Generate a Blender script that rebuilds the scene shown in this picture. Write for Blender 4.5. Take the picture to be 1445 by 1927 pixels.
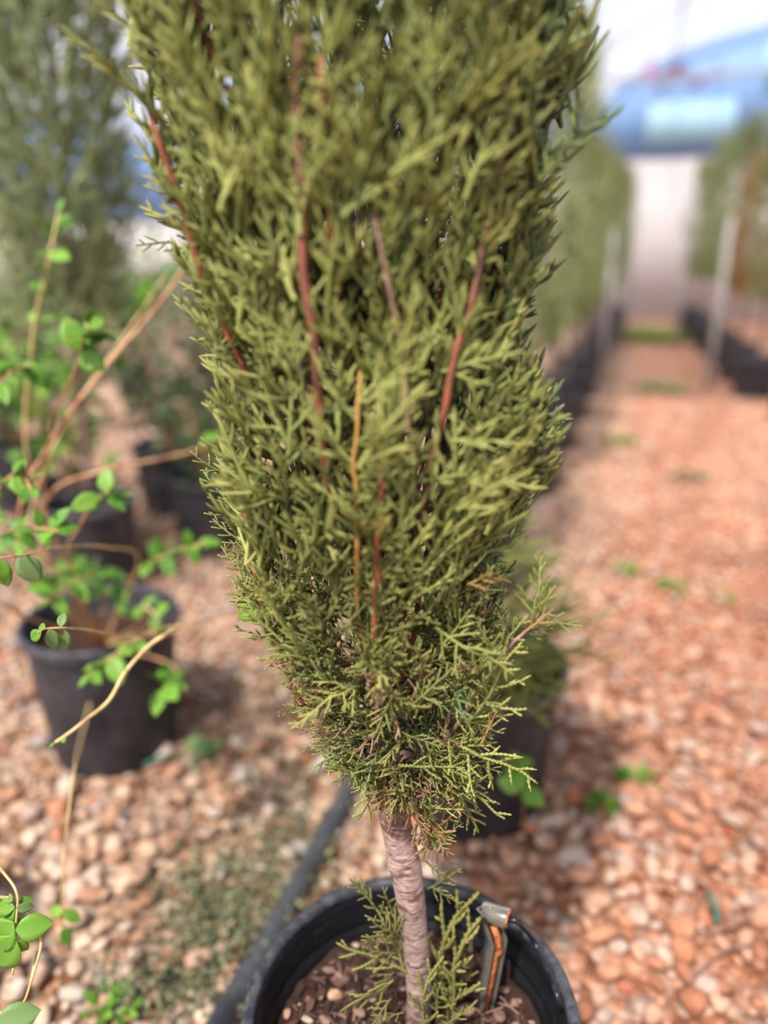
import bpy, math, random
import numpy as np
from mathutils import Vector, Matrix, noise
from math import sin, cos, tan, atan, pi, hypot, radians

for o in list(bpy.data.objects):
    bpy.data.objects.remove(o)
S = bpy.context.scene
COL = S.collection
rng = np.random.default_rng(7)
random.seed(7)

# ------------------------------------------------------------------ camera
FPX, CX, CY = 1400.0, 722.5, 963.5
PITCH = atan((CY - 470) / FPX)
YAW = atan((1210 - CX) / hypot(FPX, CY - 470))
CAM = np.array([0.0, 0.0, 1.15])
HEAD = np.array([-sin(YAW), cos(YAW), 0.0])
RIGHT = np.array([cos(YAW), sin(YAW), 0.0])
ZUP = np.array([0, 0, 1.0])
FWD = HEAD * cos(PITCH) - ZUP * sin(PITCH)
UPV = HEAD * sin(PITCH) + ZUP * cos(PITCH)
cd = bpy.data.cameras.new('camera')
cam = bpy.data.objects.new('camera', cd)
COL.objects.link(cam)
cam.matrix_world = Matrix(((RIGHT[0], UPV[0], -FWD[0], CAM[0]), (RIGHT[1], UPV[1], -FWD[1], CAM[1]),
                           (RIGHT[2], UPV[2], -FWD[2], CAM[2]), (0, 0, 0, 1)))
cd.sensor_fit = 'VERTICAL'
cd.sensor_height = 36.0
cd.lens = 36.0 * FPX / 1927.0
cd.clip_start = 0.02
cd.clip_end = 200
cd.dof.use_dof = True
cd.dof.focus_distance = 0.76
cd.dof.aperture_fstop = cd.lens / 1000 / 0.0215
S.camera = cam

# ------------------------------------------------------------------ light
world = bpy.data.worlds.new('world')
S.world = world
world.use_nodes = True
nt = world.node_tree
nt.nodes.clear()
sky = nt.nodes.new('ShaderNodeTexSky')
sky.sky_type = 'NISHITA'
sky.sun_disc = False
sky.sun_elevation = radians(50)
sky.sun_rotation = radians(200)
sky.air_density = 1.0
sky.dust_density = 3.0
sky.ozone_density = 1.0
bgn = nt.nodes.new('ShaderNodeBackground')
bgn.inputs['Strength'].default_value = 0.19
hs = nt.nodes.new('ShaderNodeHueSaturation')
hs.inputs['Saturation'].default_value = 0.5
hs.inputs['Value'].default_value = 1.0
outn = nt.nodes.new('ShaderNodeOutputWorld')
nt.links.new(sky.outputs[0], hs.inputs['Color'])
nt.links.new(hs.outputs[0], bgn.inputs['Color'])
nt.links.new(bgn.outputs[0], outn.inputs['Surface'])

sl = bpy.data.lights.new('sun', 'SUN')
sl.energy = 5.2
sl.angle = radians(2.5)
sl.color = (1.0, 0.95, 0.86)
sun = bpy.data.objects.new('sun', sl)
COL.objects.link(sun)
# light comes from behind and left of the camera, high up
SUN_TRAVEL = Vector(tuple(0.30 * RIGHT + 0.55 * HEAD - 1.0 * ZUP)).normalized()
sun.rotation_euler = SUN_TRAVEL.to_track_quat('-Z', 'Y').to_euler()

S.view_settings.view_transform = 'Standard'
S.view_settings.look = 'None'
S.view_settings.gamma = 1.0
S.view_settings.use_curve_mapping = False
S.view_settings.exposure = 0.12


# ------------------------------------------------------------------ helpers
def ray(x, y):
    return FWD + RIGHT * ((x - CX) / FPX) - UPV * ((y - CY) / FPX)


def P(x, y, d):
    """point on the sight line of pixel x, y at depth d along the lens axis"""
    return CAM + ray(x, y) * d


def G(x, y, z=0.0):
    d = ray(x, y)
    return CAM + d * ((z - CAM[2]) / d[2])


def H(x, y, F):
    d = ray(x, y)
    return CAM + d * (F / (d @ HEAD))


def proj(q):
    v = np.asarray(q) - CAM
    d = v @ FWD
    d = np.where(np.abs(d) < 1e-4, 1e-4, d)
    return CX + FPX * (v @ RIGHT) / d, CY - FPX * (v @ UPV) / d, d


def unit(v):
    v = np.asarray(v, float)
    return v / (np.linalg.norm(v) + 1e-12)


def link(o, parent=None):
    COL.objects.link(o)
    if parent is not None:
        o.parent = parent
    return o


def tag(o, label=None, cat=None, group=None, kind=None):
    if label: o['label'] = label
    if cat: o['category'] = cat
    if group: o['group'] = group
    if kind: o['kind'] = kind
    return o


def empty(name, loc, label=None, cat=None, group=None, rz=0):
    o = bpy.data.objects.new(name, None)
    o.location = tuple(loc)
    o.rotation_euler = (0, 0, rz)
    o.empty_display_size = 0.05
    link(o)
    return tag(o, label, cat, group)


def origin_of(parent):
    return np.array(parent.location) if parent is not None else np.zeros(3)


def mesh_obj(name, V, F, mat, parent=None, smooth=True, attrs=None):
    """V in world coordinates; F (n,k) int array, or a list of polygons"""
    V = np.asarray(V, np.float64).reshape(-1, 3)
    if parent is not None:
        V = V - origin_of(parent)
    me = bpy.data.meshes.new(name)
    if isinstance(F, np.ndarray):
        n, k = F.shape
        me.vertices.add(len(V))
        me.vertices.foreach_set('co', V.astype(np.float32).ravel())
        me.loops.add(n * k)
        me.loops.foreach_set('vertex_index', F.astype(np.int32).ravel())
        me.polygons.add(n)
        me.polygons.foreach_set('loop_start', np.arange(0, n * k, k, dtype=np.int32))
        me.polygons.foreach_set('loop_total', np.full(n, k, np.int32))
        me.update(calc_edges=True)
    else:
        me.from_pydata([tuple(v) for v in V], [], [tuple(int(i) for i in f) for f in F])
    if smooth:
        me.polygons.foreach_set('use_smooth', np.ones(len(me.polygons), bool))
    for nm, arr in (attrs or {}).items():
        a = me.attributes.new(nm, 'FLOAT', 'POINT')
        a.data.foreach_set('value', np.asarray(arr, np.float32))
    me.materials.append(mat)
    o = bpy.data.objects.new(name, me)
    return link(o, parent)


class Bag:
    """gathers quad meshes (tris are stored as quads with a repeated index split out)"""
    def __init__(self):
        self.v, self.f, self.a, self.n = [], [], [], 0

    def add(self, v, f, a=None):
        v = np.asarray(v, float)
        self.v.append(v)
        self.f.append(np.asarray(f) + self.n)
        self.a.append(np.zeros((len(v), 2)) if a is None else a)
        self.n += len(v)

    def build(self, name, mat, parent=None, smooth=True):
        A = np.concatenate(self.a)
        return mesh_obj(name, np.concatenate(self.v), np.concatenate(self.f), mat, parent, smooth,
                        {'tip': A[:, 0], 'tone': A[:, 1]})


def frames(pts):
    pts = np.asarray(pts, float)
    T = np.gradient(pts, axis=0)
    T /= np.linalg.norm(T, axis=1)[:, None] + 1e-12
    ref = np.array([0, 0, 1.0]) if abs(T[0][2]) < 0.9 else np.array([1.0, 0, 0])
    N = np.zeros_like(T)
    n = np.cross(T[0], ref); n = unit(n)
    for i in range(len(T)):
        n = n - T[i] * (n @ T[i]); n = unit(n); N[i] = n
    return T, N, np.cross(T, N)


def tube(pts, rad, sides=8, twist=0.0, caps=True):
    pts = np.asarray(pts, float)
    m = len(pts)
    rad = np.broadcast_to(np.asarray(rad, float), (m,)) if np.ndim(rad) < 2 else rad
    T, N, B = frames(pts)
    th = np.arange(sides) * 2 * pi / sides
    tw = np.arange(m) * twist
    ang = th[None, :] + tw[:, None]
    R = rad[:, None] if rad.ndim == 1 else rad
    V = pts[:, None, :] + R[..., None] * (np.cos(ang)[..., None] * N[:, None, :] + np.sin(ang)[..., None] * B[:, None, :])
    V = V.reshape(-1, 3)
    i = np.arange(m - 1)[:, None] * sides
    j = np.arange(sides)[None, :]
    j2 = (j + 1) % sides
    F = np.stack([i + j, i + j2, i + sides + j2, i + sides + j], -1).reshape(-1, 4)
    if caps:
        V = np.vstack([V, pts[0], pts[-1]])
        c0, c1 = m * sides, m * sides + 1
        jj = np.arange(0, sides, 2)
        F = np.vstack([F, np.stack([np.full_like(jj, c0), (jj + 2) % sides, (jj + 1) % sides, jj], -1),
                       np.stack([np.full_like(jj, c1), (m - 1) * sides + jj, (m - 1) * sides + (jj + 1) % sides,
                                 (m - 1) * sides + (jj + 2) % sides], -1)])
    return V, F


def smooth_path(ctrl, n):
    """Catmull-Rom through control points"""
    c = np.asarray(ctrl, float)
    c = np.vstack([2 * c[0] - c[1], c, 2 * c[-1] - c[-2]])
    out = []
    segs = len(c) - 3
    for t in np.linspace(0, segs - 1e-6, n):
        k = int(t); u = t - k
        p0, p1, p2, p3 = c[k:k + 4]
        out.append(.5 * ((2 * p1) + (p2 - p0) * u + (2 * p0 - 5 * p1 + 4 * p2 - p3) * u * u + (3 * p1 - p0 - 3 * p2 + p3) * u ** 3))
    return np.array(out)


def lathe(prof, seg=96, wob=None):
    prof = np.asarray(prof, float)
    m = len(prof)
    th = np.arange(seg) * 2 * pi / seg
    V = np.zeros((m, seg, 3))
    V[..., 0] = prof[:, 0:1] * np.cos(th)
    V[..., 1] = prof[:, 0:1] * np.sin(th)
    V[..., 2] = prof[:, 1:2]
    i = np.arange(m - 1)[:, None] * seg
    j = np.arange(seg)[None, :]; j2 = (j + 1) % seg
    F = np.stack([i + j, i + j2, i + seg + j2, i + seg + j], -1).reshape(-1, 4)
    return V.reshape(-1, 3), F


# ------------------------------------------------------------------ materials
class Mat:
    def __init__(self, name, rough=0.6, spec=0.4):
        self.m = bpy.data.materials.new(name)
        self.m.use_nodes = True
        self.t = self.m.node_tree
        self.b = self.t.nodes['Principled BSDF']
        self.b.inputs['Roughness'].default_value = rough
        self.b.inputs['Specular IOR Level'].default_value = spec
        self.out = self.t.nodes['Material Output']

    def n(self, typ, **kw):
        nd = self.t.nodes.new(typ)
        for k, v in kw.items():
            if k in nd.inputs: nd.inputs[k].default_value = v
            else: setattr(nd, k, v)
        return nd

    def l(self, a, b):
        self.t.links.new(a, b)

    def noise(self, scale, detail=4, rough=.6, vec=None, dist=0.0):
        nd = self.n('ShaderNodeTexNoise')
        nd.inputs['Scale'].default_value = scale
        nd.inputs['Detail'].default_value = detail
        nd.inputs['Roughness'].default_value = rough
        nd.inputs['Distortion'].default_value = dist
        if vec is not None: self.l(vec, nd.inputs['Vector'])
        return nd.outputs['Fac']

    def ramp(self, fac, stops):
        r = self.n('ShaderNodeValToRGB')
        e = r.color_ramp.elements
        e[0].position, e[0].color = stops[0][0], (*stops[0][1], 1)
        e[1].position, e[1].color = stops[1][0], (*stops[1][1], 1)
        for p, c in stops[2:]:
            x = e.new(p); x.color = (*c, 1)
        if fac is not None: self.l(fac, r.inputs['Fac'])
        return r.outputs['Color']

    def mix(self, fac, a, b, mode='MIX'):
        m = self.n('ShaderNodeMix', data_type='RGBA', blend_type=mode)
        for s, v in ((0, fac), (6, a), (7, b)):
            if isinstance(v, (int, float)): m.inputs[s].default_value = v
            elif isinstance(v, tuple): m.inputs[s].default_value = (*v, 1)
            else: self.l(v, m.inputs[s])
        return m.outputs[2]

    def coord(self, kind='Object', scale=None):
        c = self.n('ShaderNodeTexCoord').outputs[kind]
        if scale:
            mp = self.n('ShaderNodeMapping'); mp.inputs['Scale'].default_value = scale
            self.l(c, mp.inputs['Vector']); c = mp.outputs[0]
        return c

    def pos(self):
        return self.n('ShaderNodeNewGeometry').outputs['Position']

    def island(self):
        return self.n('ShaderNodeNewGeometry').outputs['Random Per Island']

    def attr(self, name):
        return self.n('ShaderNodeAttribute', attribute_name=name).outputs['Fac']

    def color(self, c):
        if isinstance(c, tuple): self.b.inputs['Base Color'].default_value = (*c, 1)
        else: self.l(c, self.b.inputs['Base Color'])
        return self

    def bump(self, h, strength=.4, dist=.002):
        b = self.n('ShaderNodeBump'); b.inputs['Strength'].default_value = strength
        b.inputs['Distance'].default_value = dist
        self.l(h, b.inputs['Height']); self.l(b.outputs[0], self.b.inputs['Normal'])
        return self

    def translucent(self, fac, col):
        tr = self.n('ShaderNodeBsdfTranslucent')
        if isinstance(col, tuple): tr.inputs['Color'].default_value = (*col, 1)
        else: self.l(col, tr.inputs['Color'])
        mx = self.n('ShaderNodeMixShader'); mx.inputs[0].default_value = fac
        self.l(self.b.outputs[0], mx.inputs[1]); self.l(tr.outputs[0], mx.inputs[2])
        self.l(mx.outputs[0], self.out.inputs['Surface'])
        return self


def srgb(r, g, b):
    f = lambda c: (c / 255 / 12.92) if c / 255 <= .04045 else ((c / 255 + .055) / 1.055) ** 2.4
    return (f(r), f(g), f(b))


# scale-leaf foliage
def foliage_mat(name, dark, mid, lite, tipc, rough=.55, trans=.25):
    M = Mat(name, rough, .35)
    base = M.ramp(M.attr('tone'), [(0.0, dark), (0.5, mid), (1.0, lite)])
    n1 = M.noise(9, 3, vec=M.pos())
    base = M.mix(M.ramp(n1, [(.35, (0, 0, 0)), (.7, (.5, .5, .5))]), base, lite)
    tp = M.n('ShaderNodeMath', operation='POWER'); M.l(M.attr('tip'), tp.inputs[0]); tp.inputs[1].default_value = 2.2
    tq = M.n('ShaderNodeMath', operation='MULTIPLY'); M.l(tp.outputs[0], tq.inputs[0]); tq.inputs[1].default_value = .7
    base = M.mix(tq.outputs[0], base, tipc)
    n2 = M.noise(900, 2, vec=M.pos())
    base = M.mix(.35, base, M.mix(n2, (0.25, 0.25, .2), (1.0, 1.0, .8)), 'MULTIPLY')
    # green is brightened again by overlaying at partial strength only
    M.color(base)
    M.translucent(trans, base)
    return M.m


m_fol = foliage_mat('cypress_foliage', srgb(42, 60, 36), srgb(132, 146, 82), srgb(186, 190, 112), srgb(208, 204, 128), trans=.3)
m_fol_shade = foliage_mat('cypress_foliage_shaded', srgb(40, 66, 50), srgb(98, 130, 94), srgb(148, 170, 116), srgb(176, 188, 124))  # darker, bluer copy of the foliage colour for the crown's shaded side
m_suck = foliage_mat('sucker_foliage', srgb(60, 70, 46), srgb(112, 116, 66), srgb(150, 146, 84), srgb(170, 160, 96), trans=.15)
m_dead = foliage_mat('dead_foliage', srgb(84, 62, 52), srgb(132, 102, 84), srgb(172, 140, 116), srgb(190, 150, 120), trans=.1)
m_fol_tan = foliage_mat('cypress_foliage_dry', srgb(120, 95, 60), srgb(170, 140, 85), srgb(200, 170, 100), srgb(212, 165, 120))
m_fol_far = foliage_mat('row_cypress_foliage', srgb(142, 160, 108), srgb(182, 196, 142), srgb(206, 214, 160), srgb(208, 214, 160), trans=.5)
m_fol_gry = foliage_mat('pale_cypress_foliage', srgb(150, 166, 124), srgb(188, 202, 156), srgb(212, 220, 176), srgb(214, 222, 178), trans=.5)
m_fol_org = foliage_mat('browned_cypress_foliage', srgb(160, 110, 60), srgb(200, 140, 85), srgb(220, 160, 100), srgb(215, 160, 100), trans=.35)

M = Mat('leaf_green', .45, .45)
lc = M.ramp(M.island(), [(0, srgb(88, 140, 46)), (.5, srgb(118, 168, 60)), (1, srgb(158, 196, 84))])
M.color(lc); M.translucent(.4, lc); m_leaf = M.m
M = Mat('leaf_greygreen', .5, .4)
lc = M.ramp(M.island(), [(0, srgb(98, 128, 80)), (.6, srgb(122, 150, 92)), (1, srgb(140, 166, 92))])
M.color(lc); M.translucent(.25, lc); m_leaf2 = M.m
M = Mat('ground_cover', .6, .3)
lc = M.ramp(M.island(), [(0, srgb(84, 92, 70)), (.6, srgb(122, 128, 96)), (1, srgb(166, 158, 118))])
M.color(lc); M.translucent(.25, lc); m_cover = M.m

# trunk bark: pinkish grey, horizontal peeling rings with dark red scars
M = Mat('trunk_bark', .5, .45)
co = M.pos()
mp = M.n('ShaderNodeMapping'); mp.inputs['Scale'].default_value = (1, 1, 5.0); mp.inputs['Rotation'].default_value = (0.12, 0.1, 0)
M.l(co, mp.inputs['Vector'])
a = M.noise(75, 7, .7, mp.outputs[0], .9)
mp2 = M.n('ShaderNodeMapping'); mp2.inputs['Scale'].default_value = (1, 1, 3.2); M.l(co, mp2.inputs['Vector'])
b_ = M.noise(38, 4, .6, mp2.outputs[0], .5)
c1 = M.ramp(a, [(.30, srgb(84, 62, 58)), (.44, srgb(146, 118, 112)), (.56, srgb(182, 158, 150)), (.70, srgb(226, 210, 202))])
scar = M.ramp(b_, [(.55, (0, 0, 0)), (.63, (.9, .9, .9))])
c1 = M.mix(M.ramp(M.noise(14, 3, .6, M.pos()), [(.4, (0, 0, 0)), (.62, (.6, .6, .6))]), c1, M.mix(.6, c1, srgb(150, 118, 112), 'MULTIPLY'))
c2 = M.mix(scar, c1, srgb(100, 62, 60))
M.color(c2)
hh = M.n('ShaderNodeTexWave', wave_type='BANDS', bands_direction='Z'); hh.inputs['Scale'].default_value = 130
hh.inputs['Distortion'].default_value = 7; hh.inputs['Detail'].default_value = 3; M.l(co, hh.inputs['Vector'])
ad = M.n('ShaderNodeMath', operation='ADD'); M.l(a, ad.inputs[0]); M.l(hh.outputs['Fac'], ad.inputs[1])
M.bump(a, .8, .0012); m_trunk = M.m


def bark(name, c0, c1, c2, rough=.5, scale=60):
    M = Mat(name, rough, .4)
    n = M.noise(scale, 4, .6, M.pos())
    M.color(M.ramp(n, [(.3, c0), (.5, c1), (.72, c2)])); M.bump(n, .5, .001)
    return M.m


m_red = bark('red_bark', srgb(104, 50, 38), srgb(146, 70, 52), srgb(178, 100, 74), scale=25)
m_brown = bark('brown_bark', srgb(92, 66, 58), srgb(138, 104, 94), srgb(176, 146, 134))
m_redbrown = bark('red_brown_bark', srgb(84, 54, 44), srgb(128, 80, 64), srgb(176, 92, 66), scale=16)
m_orange = bark('orange_green_bark', srgb(160, 96, 50), srgb(170, 128, 66), srgb(160, 146, 70), scale=25)
m_cane = bark('cane_bark', srgb(150, 84, 66), srgb(188, 140, 104), srgb(206, 172, 130), scale=30)
m_cane2 = bark('straw_cane_bark', srgb(170, 130, 84), srgb(206, 176, 122), srgb(224, 200, 150), scale=40)
m_dark_trunk = bark('dark_trunk_bark', srgb(84, 64, 60), srgb(112, 88, 82), srgb(140, 118, 112), scale=20)

# black pot plastic
M = Mat('pot_plastic', .42, .5)
n = M.noise(40, 6, .7, M.pos()); n3 = M.noise(400, 3, .6, M.pos())
M.b.inputs['Specular IOR Level'].default_value = .35
M.color(M.mix(M.ramp(n, [(.56, (0, 0, 0)), (.85, (.4, .4, .4))]), srgb(17, 18, 22), srgb(70, 68, 70)))
M.l(M.ramp(n, [(.3, (.36, .36, .36)), (.7, (.6, .6, .6))]), M.b.inputs['Roughness'])
M.bump(n3, .18, .0008); m_pot = M.m
M = Mat('dusty_pot_plastic', .55, .4)
n = M.noise(14, 5, .7, M.pos())
M.color(M.mix(M.ramp(n, [(.4, (0, 0, 0)), (.75, (.6, .6, .6))]), srgb(36, 35, 41), srgb(90, 87, 92))); m_pot2 = M.m
M = Mat('rim_dusty_plastic', .5, .5)
n = M.noise(60, 5, .75, M.pos()); n4 = M.noise(9, 3, .6, M.pos())
M.color(M.mix(M.ramp(n, [(.42, (0, 0, 0)), (.72, (1, 1, 1))]), srgb(40, 41, 48), srgb(88, 88, 96)))
M.bump(n, .4, .0012); m_rim = M.m
M = Mat('tube_plastic', .32, .5)
n = M.noise(80, 4, .6, M.pos())
M.color(M.mix(M.ramp(n, [(.55, (0, 0, 0)), (.75, (1, 1, 1))]), srgb(24, 27, 36), srgb(70, 70, 74))); m_tube = M.m
M = Mat('pipe_plastic', .5, .45)
M.color(srgb(66, 66, 72)); m_pipe = M.m

# soil
M = Mat('soil', .9, .2)
n = M.noise(120, 8, .75, M.pos()); n5 = M.noise(18, 3, .6, M.pos())
M.color(M.mix(M.ramp(n5, [(.4, (0, 0, 0)), (.7, (.5, .5, .5))]), M.ramp(n, [(.3, srgb(26, 17, 15)), (.5, srgb(60, 42, 36)), (.7, srgb(104, 78, 66))]), srgb(84, 60, 50)))
M.bump(n, 1.0, .006); m_soil = M.m
M = Mat('bark_mulch', .75, .3)
n = M.noise(150, 4, .6, M.pos())
cc = M.ramp(M.island(), [(0, srgb(44, 28, 24)), (.45, srgb(84, 58, 50)), (.7, srgb(124, 92, 78)), (.9, srgb(150, 120, 106)), (1, srgb(190, 172, 152))])
M.color(M.mix(.4, cc, n, 'MULTIPLY')); M.bump(n, .6, .001); m_mulch = M.m


# stones: the aisle is orange, under the left row pale limestone
def stone_mat(name, obj_rand=False, ground=False):
    M = Mat(name, .78, .25)
    if ground:
        v = M.n('ShaderNodeTexVoronoi'); v.inputs['Scale'].default_value = 30; v.inputs['Randomness'].default_value = 1
        M.l(M.pos(), v.inputs['Vector'])
        sx = M.n('ShaderNodeSeparateColor'); M.l(v.outputs['Color'], sx.inputs[0]); r = sx.outputs[0]
    elif obj_rand: r = M.n('ShaderNodeObjectInfo').outputs['Random']
    else: r = M.island()
    org = M.ramp(r, [(0, srgb(150, 96, 70)), (.2, srgb(192, 134, 104)), (.45, srgb(212, 156, 126)), (.7, srgb(212, 172, 148)), (.9, srgb(198, 176, 162)), (1, srgb(184, 98, 64))])
    pale = M.ramp(r, [(0, srgb(128, 96, 80)), (.2, srgb(184, 142, 114)), (.45, srgb(208, 174, 148)), (.7, srgb(222, 198, 178)), (.88, srgb(176, 166, 162)), (1, srgb(206, 138, 96))])
    sp = M.n('ShaderNodeSeparateXYZ'); M.l(M.pos(), sp.inputs[0])
    nz = M.noise(1.6, 3, .6, M.pos())
    m1 = M.n('ShaderNodeMath', operation='MULTIPLY_ADD'); M.l(nz, m1.inputs[0]); m1.inputs[1].default_value = .7; M.l(sp.outputs[0], m1.inputs[2])
    f = M.ramp(m1.outputs[0], [(0.12, (0, 0, 0)), (.50, (1, 1, 1))])
    col = M.mix(f, pale, org)
    nn = M.noise(70, 4, .6, M.pos())
    col = M.mix(.7, col, M.ramp(nn, [(.3, (.5, .44, .40)), (.62, (.92, .9, .9))]), 'MULTIPLY')
    big = M.noise(2.6, 4, .65, M.pos())
    col = M.mix(.8, col, M.ramp(big, [(.36, (.72, .68, .66)), (.56, (1, 1, 1))]), 'MULTIPLY')
    if ground:
        dirt = M.ramp(v.outputs['Distance'], [(.35, (1, 1, 1)), (.85, (.45, .38, .34))])
        col = M.mix(.8, col, dirt, 'MULTIPLY')
        M.bump(M.ramp(v.outputs['Distance'], [(0, (1, 1, 1)), (.8, (0, 0, 0))]), 1.0, .02)
    else:
        M.bump(nn, .35, .002)
    M.color(col)
    return M.m


m_stone = stone_mat('gravel_stone')
m_stone_i = stone_mat('gravel_stone_single', True)
m_ground = stone_mat('gravel_bed', False, True)

M = Mat('roof_film', .5, .3)
tb = M.n('ShaderNodeBsdfTransparent'); tb.inputs[0].default_value = (1, 1, 1, 1)
tl = M.n('ShaderNodeBsdfTranslucent'); tl.inputs[0].default_value = (.86, .85, .9, 1)
df = M.n('ShaderNodeBsdfDiffuse'); df.inputs[0].default_value = (.85, .84, .88, 1)
mx = M.n('ShaderNodeMixShader'); mx.inputs[0].default_value = .35; M.l(tl.outputs[0], mx.inputs[1]); M.l(df.outputs[0], mx.inputs[2])
mx2 = M.n('ShaderNodeMixShader'); mx2.inputs[0].default_value = .6
M.l(mx.outputs[0], mx2.inputs[1]); M.l(tb.outputs[0], mx2.inputs[2]); M.l(mx2.outputs[0], M.out.inputs['Surface']); m_film = M.m


def film(name, c, tr=.5):
    M = Mat(name, .5, .3); M.color(c); M.translucent(tr, c); return M.m


m_white = film('white_wall_film', srgb(250, 243, 243), .6)
m_blue = film('blue_wall_film', srgb(180, 216, 255), .5)
m_cyan = film('pale_blue_vent_film', srgb(214, 246, 255), .5)
M = Mat('galvanised_steel', .45, .5); M.color(srgb(190, 190, 196)); M.b.inputs['Metallic'].default_value = .3; m_steel = M.m
M = Mat('pale_stake', .6, .3); M.color(srgb(172, 168, 166)); m_stake = M.m
M = Mat('green_tie', .5, .4); M.color(srgb(60, 170, 125)); m_tie = M.m
M = Mat('teal_plastic', .5, .4); M.color(srgb(40, 120, 100)); m_teal = M.m
M = Mat('magenta_petal', .6, .3); M.color(srgb(205, 50, 140)); m_mag = M.m

# ------------------------------------------------------------------ positions of the pots
RIMZ = 0.34
POT_C = np.array([-0.1618, 0.589, 0.0])
POTS = {'main': POT_C, 'left': G(188, 1158, .35) * [1, 1, 0], 'behind': G(900, 1235, .35) * [1, 1, 0],
        'behind2': G(905, 930, .35) * [1, 1, 0], 'backleft': G(165, 930, .35) * [1, 1, 0],
        'offleft': G(-330, 1750, 0.2) * [1, 1, 0]}

# ------------------------------------------------------------------ ground and greenhouse
gv = np.array([[-26, -1.5, 0], [11, -1.5, 0], [11, 16, 0], [-26, 16, 0]], float)
o = mesh_obj('ground', gv, np.array([[0, 1, 2, 3]]), m_ground, smooth=False); tag(o, kind='structure')

YE = 14.2
trim_n = 0


def trim(pts, r, mat=m_steel, sides=8):
    global trim_n
    trim_n += 1
    v, f = tube(pts, r, sides)
    o = mesh_obj('trim_%d' % trim_n, v, f, mat)
    return tag(o, kind='structure')


BAYS = [(-1, 7), (-9, -1), (-17, -9), (-25, -17)]


def arch(x0, x1, n=25):
    t = np.linspace(pi, 0, n)
    return (x0 + x1) / 2 + (x1 - x0) / 2 * np.cos(t), 3.0 + 1.5 * np.sin(t) ** .9


for bi, (x0, x1) in enumerate(BAYS):
    ax, az = arch(x0, x1)
    ys = np.linspace(4.0, YE, 12)
    V = np.array([[x, y, z] for y in ys for x, z in zip(ax, az)])
    n = len(ax)
    F = np.array([[i * n + j, i * n + j + 1, (i + 1) * n + j + 1, (i + 1) * n + j] for i in range(len(ys) - 1) for j in range(n - 1)])
    tag(mesh_obj('ceiling', V, F, m_film), kind='structure')
    zlow = 2.55 if bi < 2 else 1.7
    # lower white film wall, upper blue film with a paler vent sheet
    def slab(name, xs, z0s, z1s, y, th, mat):
        k = len(xs)
        V = []
        for yy in (y, y + th):
            for x, a_, b2 in zip(xs, z0s, z1s):
                V += [[x, yy, a_], [x, yy, b2]]
        F = []
        for i in range(k - 1):
            a0 = 2 * i
            F += [[a0, a0 + 2, a0 + 3, a0 + 1], [2 * k + a0, 2 * k + a0 + 1, 2 * k + a0 + 3, 2 * k + a0 + 2],
                  [a0 + 1, a0 + 3, 2 * k + a0 + 3, 2 * k + a0 + 1], [a0, 2 * k + a0, 2 * k + a0 + 2, a0 + 2]]
        return mesh_obj(name, V, np.array(F), mat, smooth=False)
    xs = np.linspace(x0, x1, 25)
    tag(slab('wall_back', xs, np.zeros(25), np.full(25, zlow), YE, .04, m_white), kind='structure')
    tag(slab('wall_back_upper', ax, np.full(25, zlow), np.maximum(az, 3.0), YE, .04, m_blue), kind='structure')
    for yy in (4.0, 6.5, 9.0, 11.5, YE - .1):
        trim([[x, yy, z - .03] for x, z in zip(ax, az)], .02)
    for k in (6, 12, 18):
        trim([[ax[k], 4.0, az[k] - .05], [ax[k], YE, az[k] - .05]], .018)
    for yy in (4.0, 9.0, YE - .15):
        trim([[x0, yy, 0], [x0, yy, 3.02]], .028, sides=10)
    if bi == 0:
        trim([[x0, YE - .6, 3.62], [x1, YE - .6, 3.62]], .035, m_stake)
        tag(slab('window_1', np.array([-.15, 1.15]), [2.75] * 2, [3.38] * 2, YE - .07, .04, m_cyan), kind='structure')
        tag(slab('window_2', np.array([1.5, 5.0]), [3.52] * 2, [4.15] * 2, YE - .07, .04, m_cyan), kind='structure')
    if bi < 3:
        trim([[x0, 4.0, 3.0], [x0, YE, 3.0]], .05)

# ------------------------------------------------------------------ stones
def rock_template(sub, seed):
    import bmesh
    bm = bmesh.new()
    bmesh.ops.create_icosphere(bm, subdivisions=sub, radius=1)
    r = random.Random(seed)
    pl = [Vector((r.gauss(0, 1), r.gauss(0, 1), r.gauss(0, 1))).normalized() for _ in range(9)]
    pd = [r.uniform(.55, .85) for _ in pl]
    sc = (1.0, r.uniform(.6, .9), r.uniform(.42, .65))
    for v in bm.verts:
        c = v.co.normalized()
        k = 1.0
        for q, d in zip(pl, pd):
            dd = c.dot(q)
            if dd > 0: k = min(k, d / max(dd, 1e-3))
        k *= 1 + .08 * noise.noise(c * 2 + Vector((seed, 0, 0)))
        v.co = c * k
        v.co = Vector((v.co.x * sc[0], v.co.y * sc[1], v.co.z * sc[2]))
    V = np.array([v.co[:] for v in bm.verts]); F = np.array([[v.index for v in f.verts] for f in bm.faces])
    bm.free()
    return V, F


ROCKS = [rock_template(2, i) for i in range(10)]
ROCKS_C = [rock_template(1, i + 20) for i in range(10)]


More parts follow.
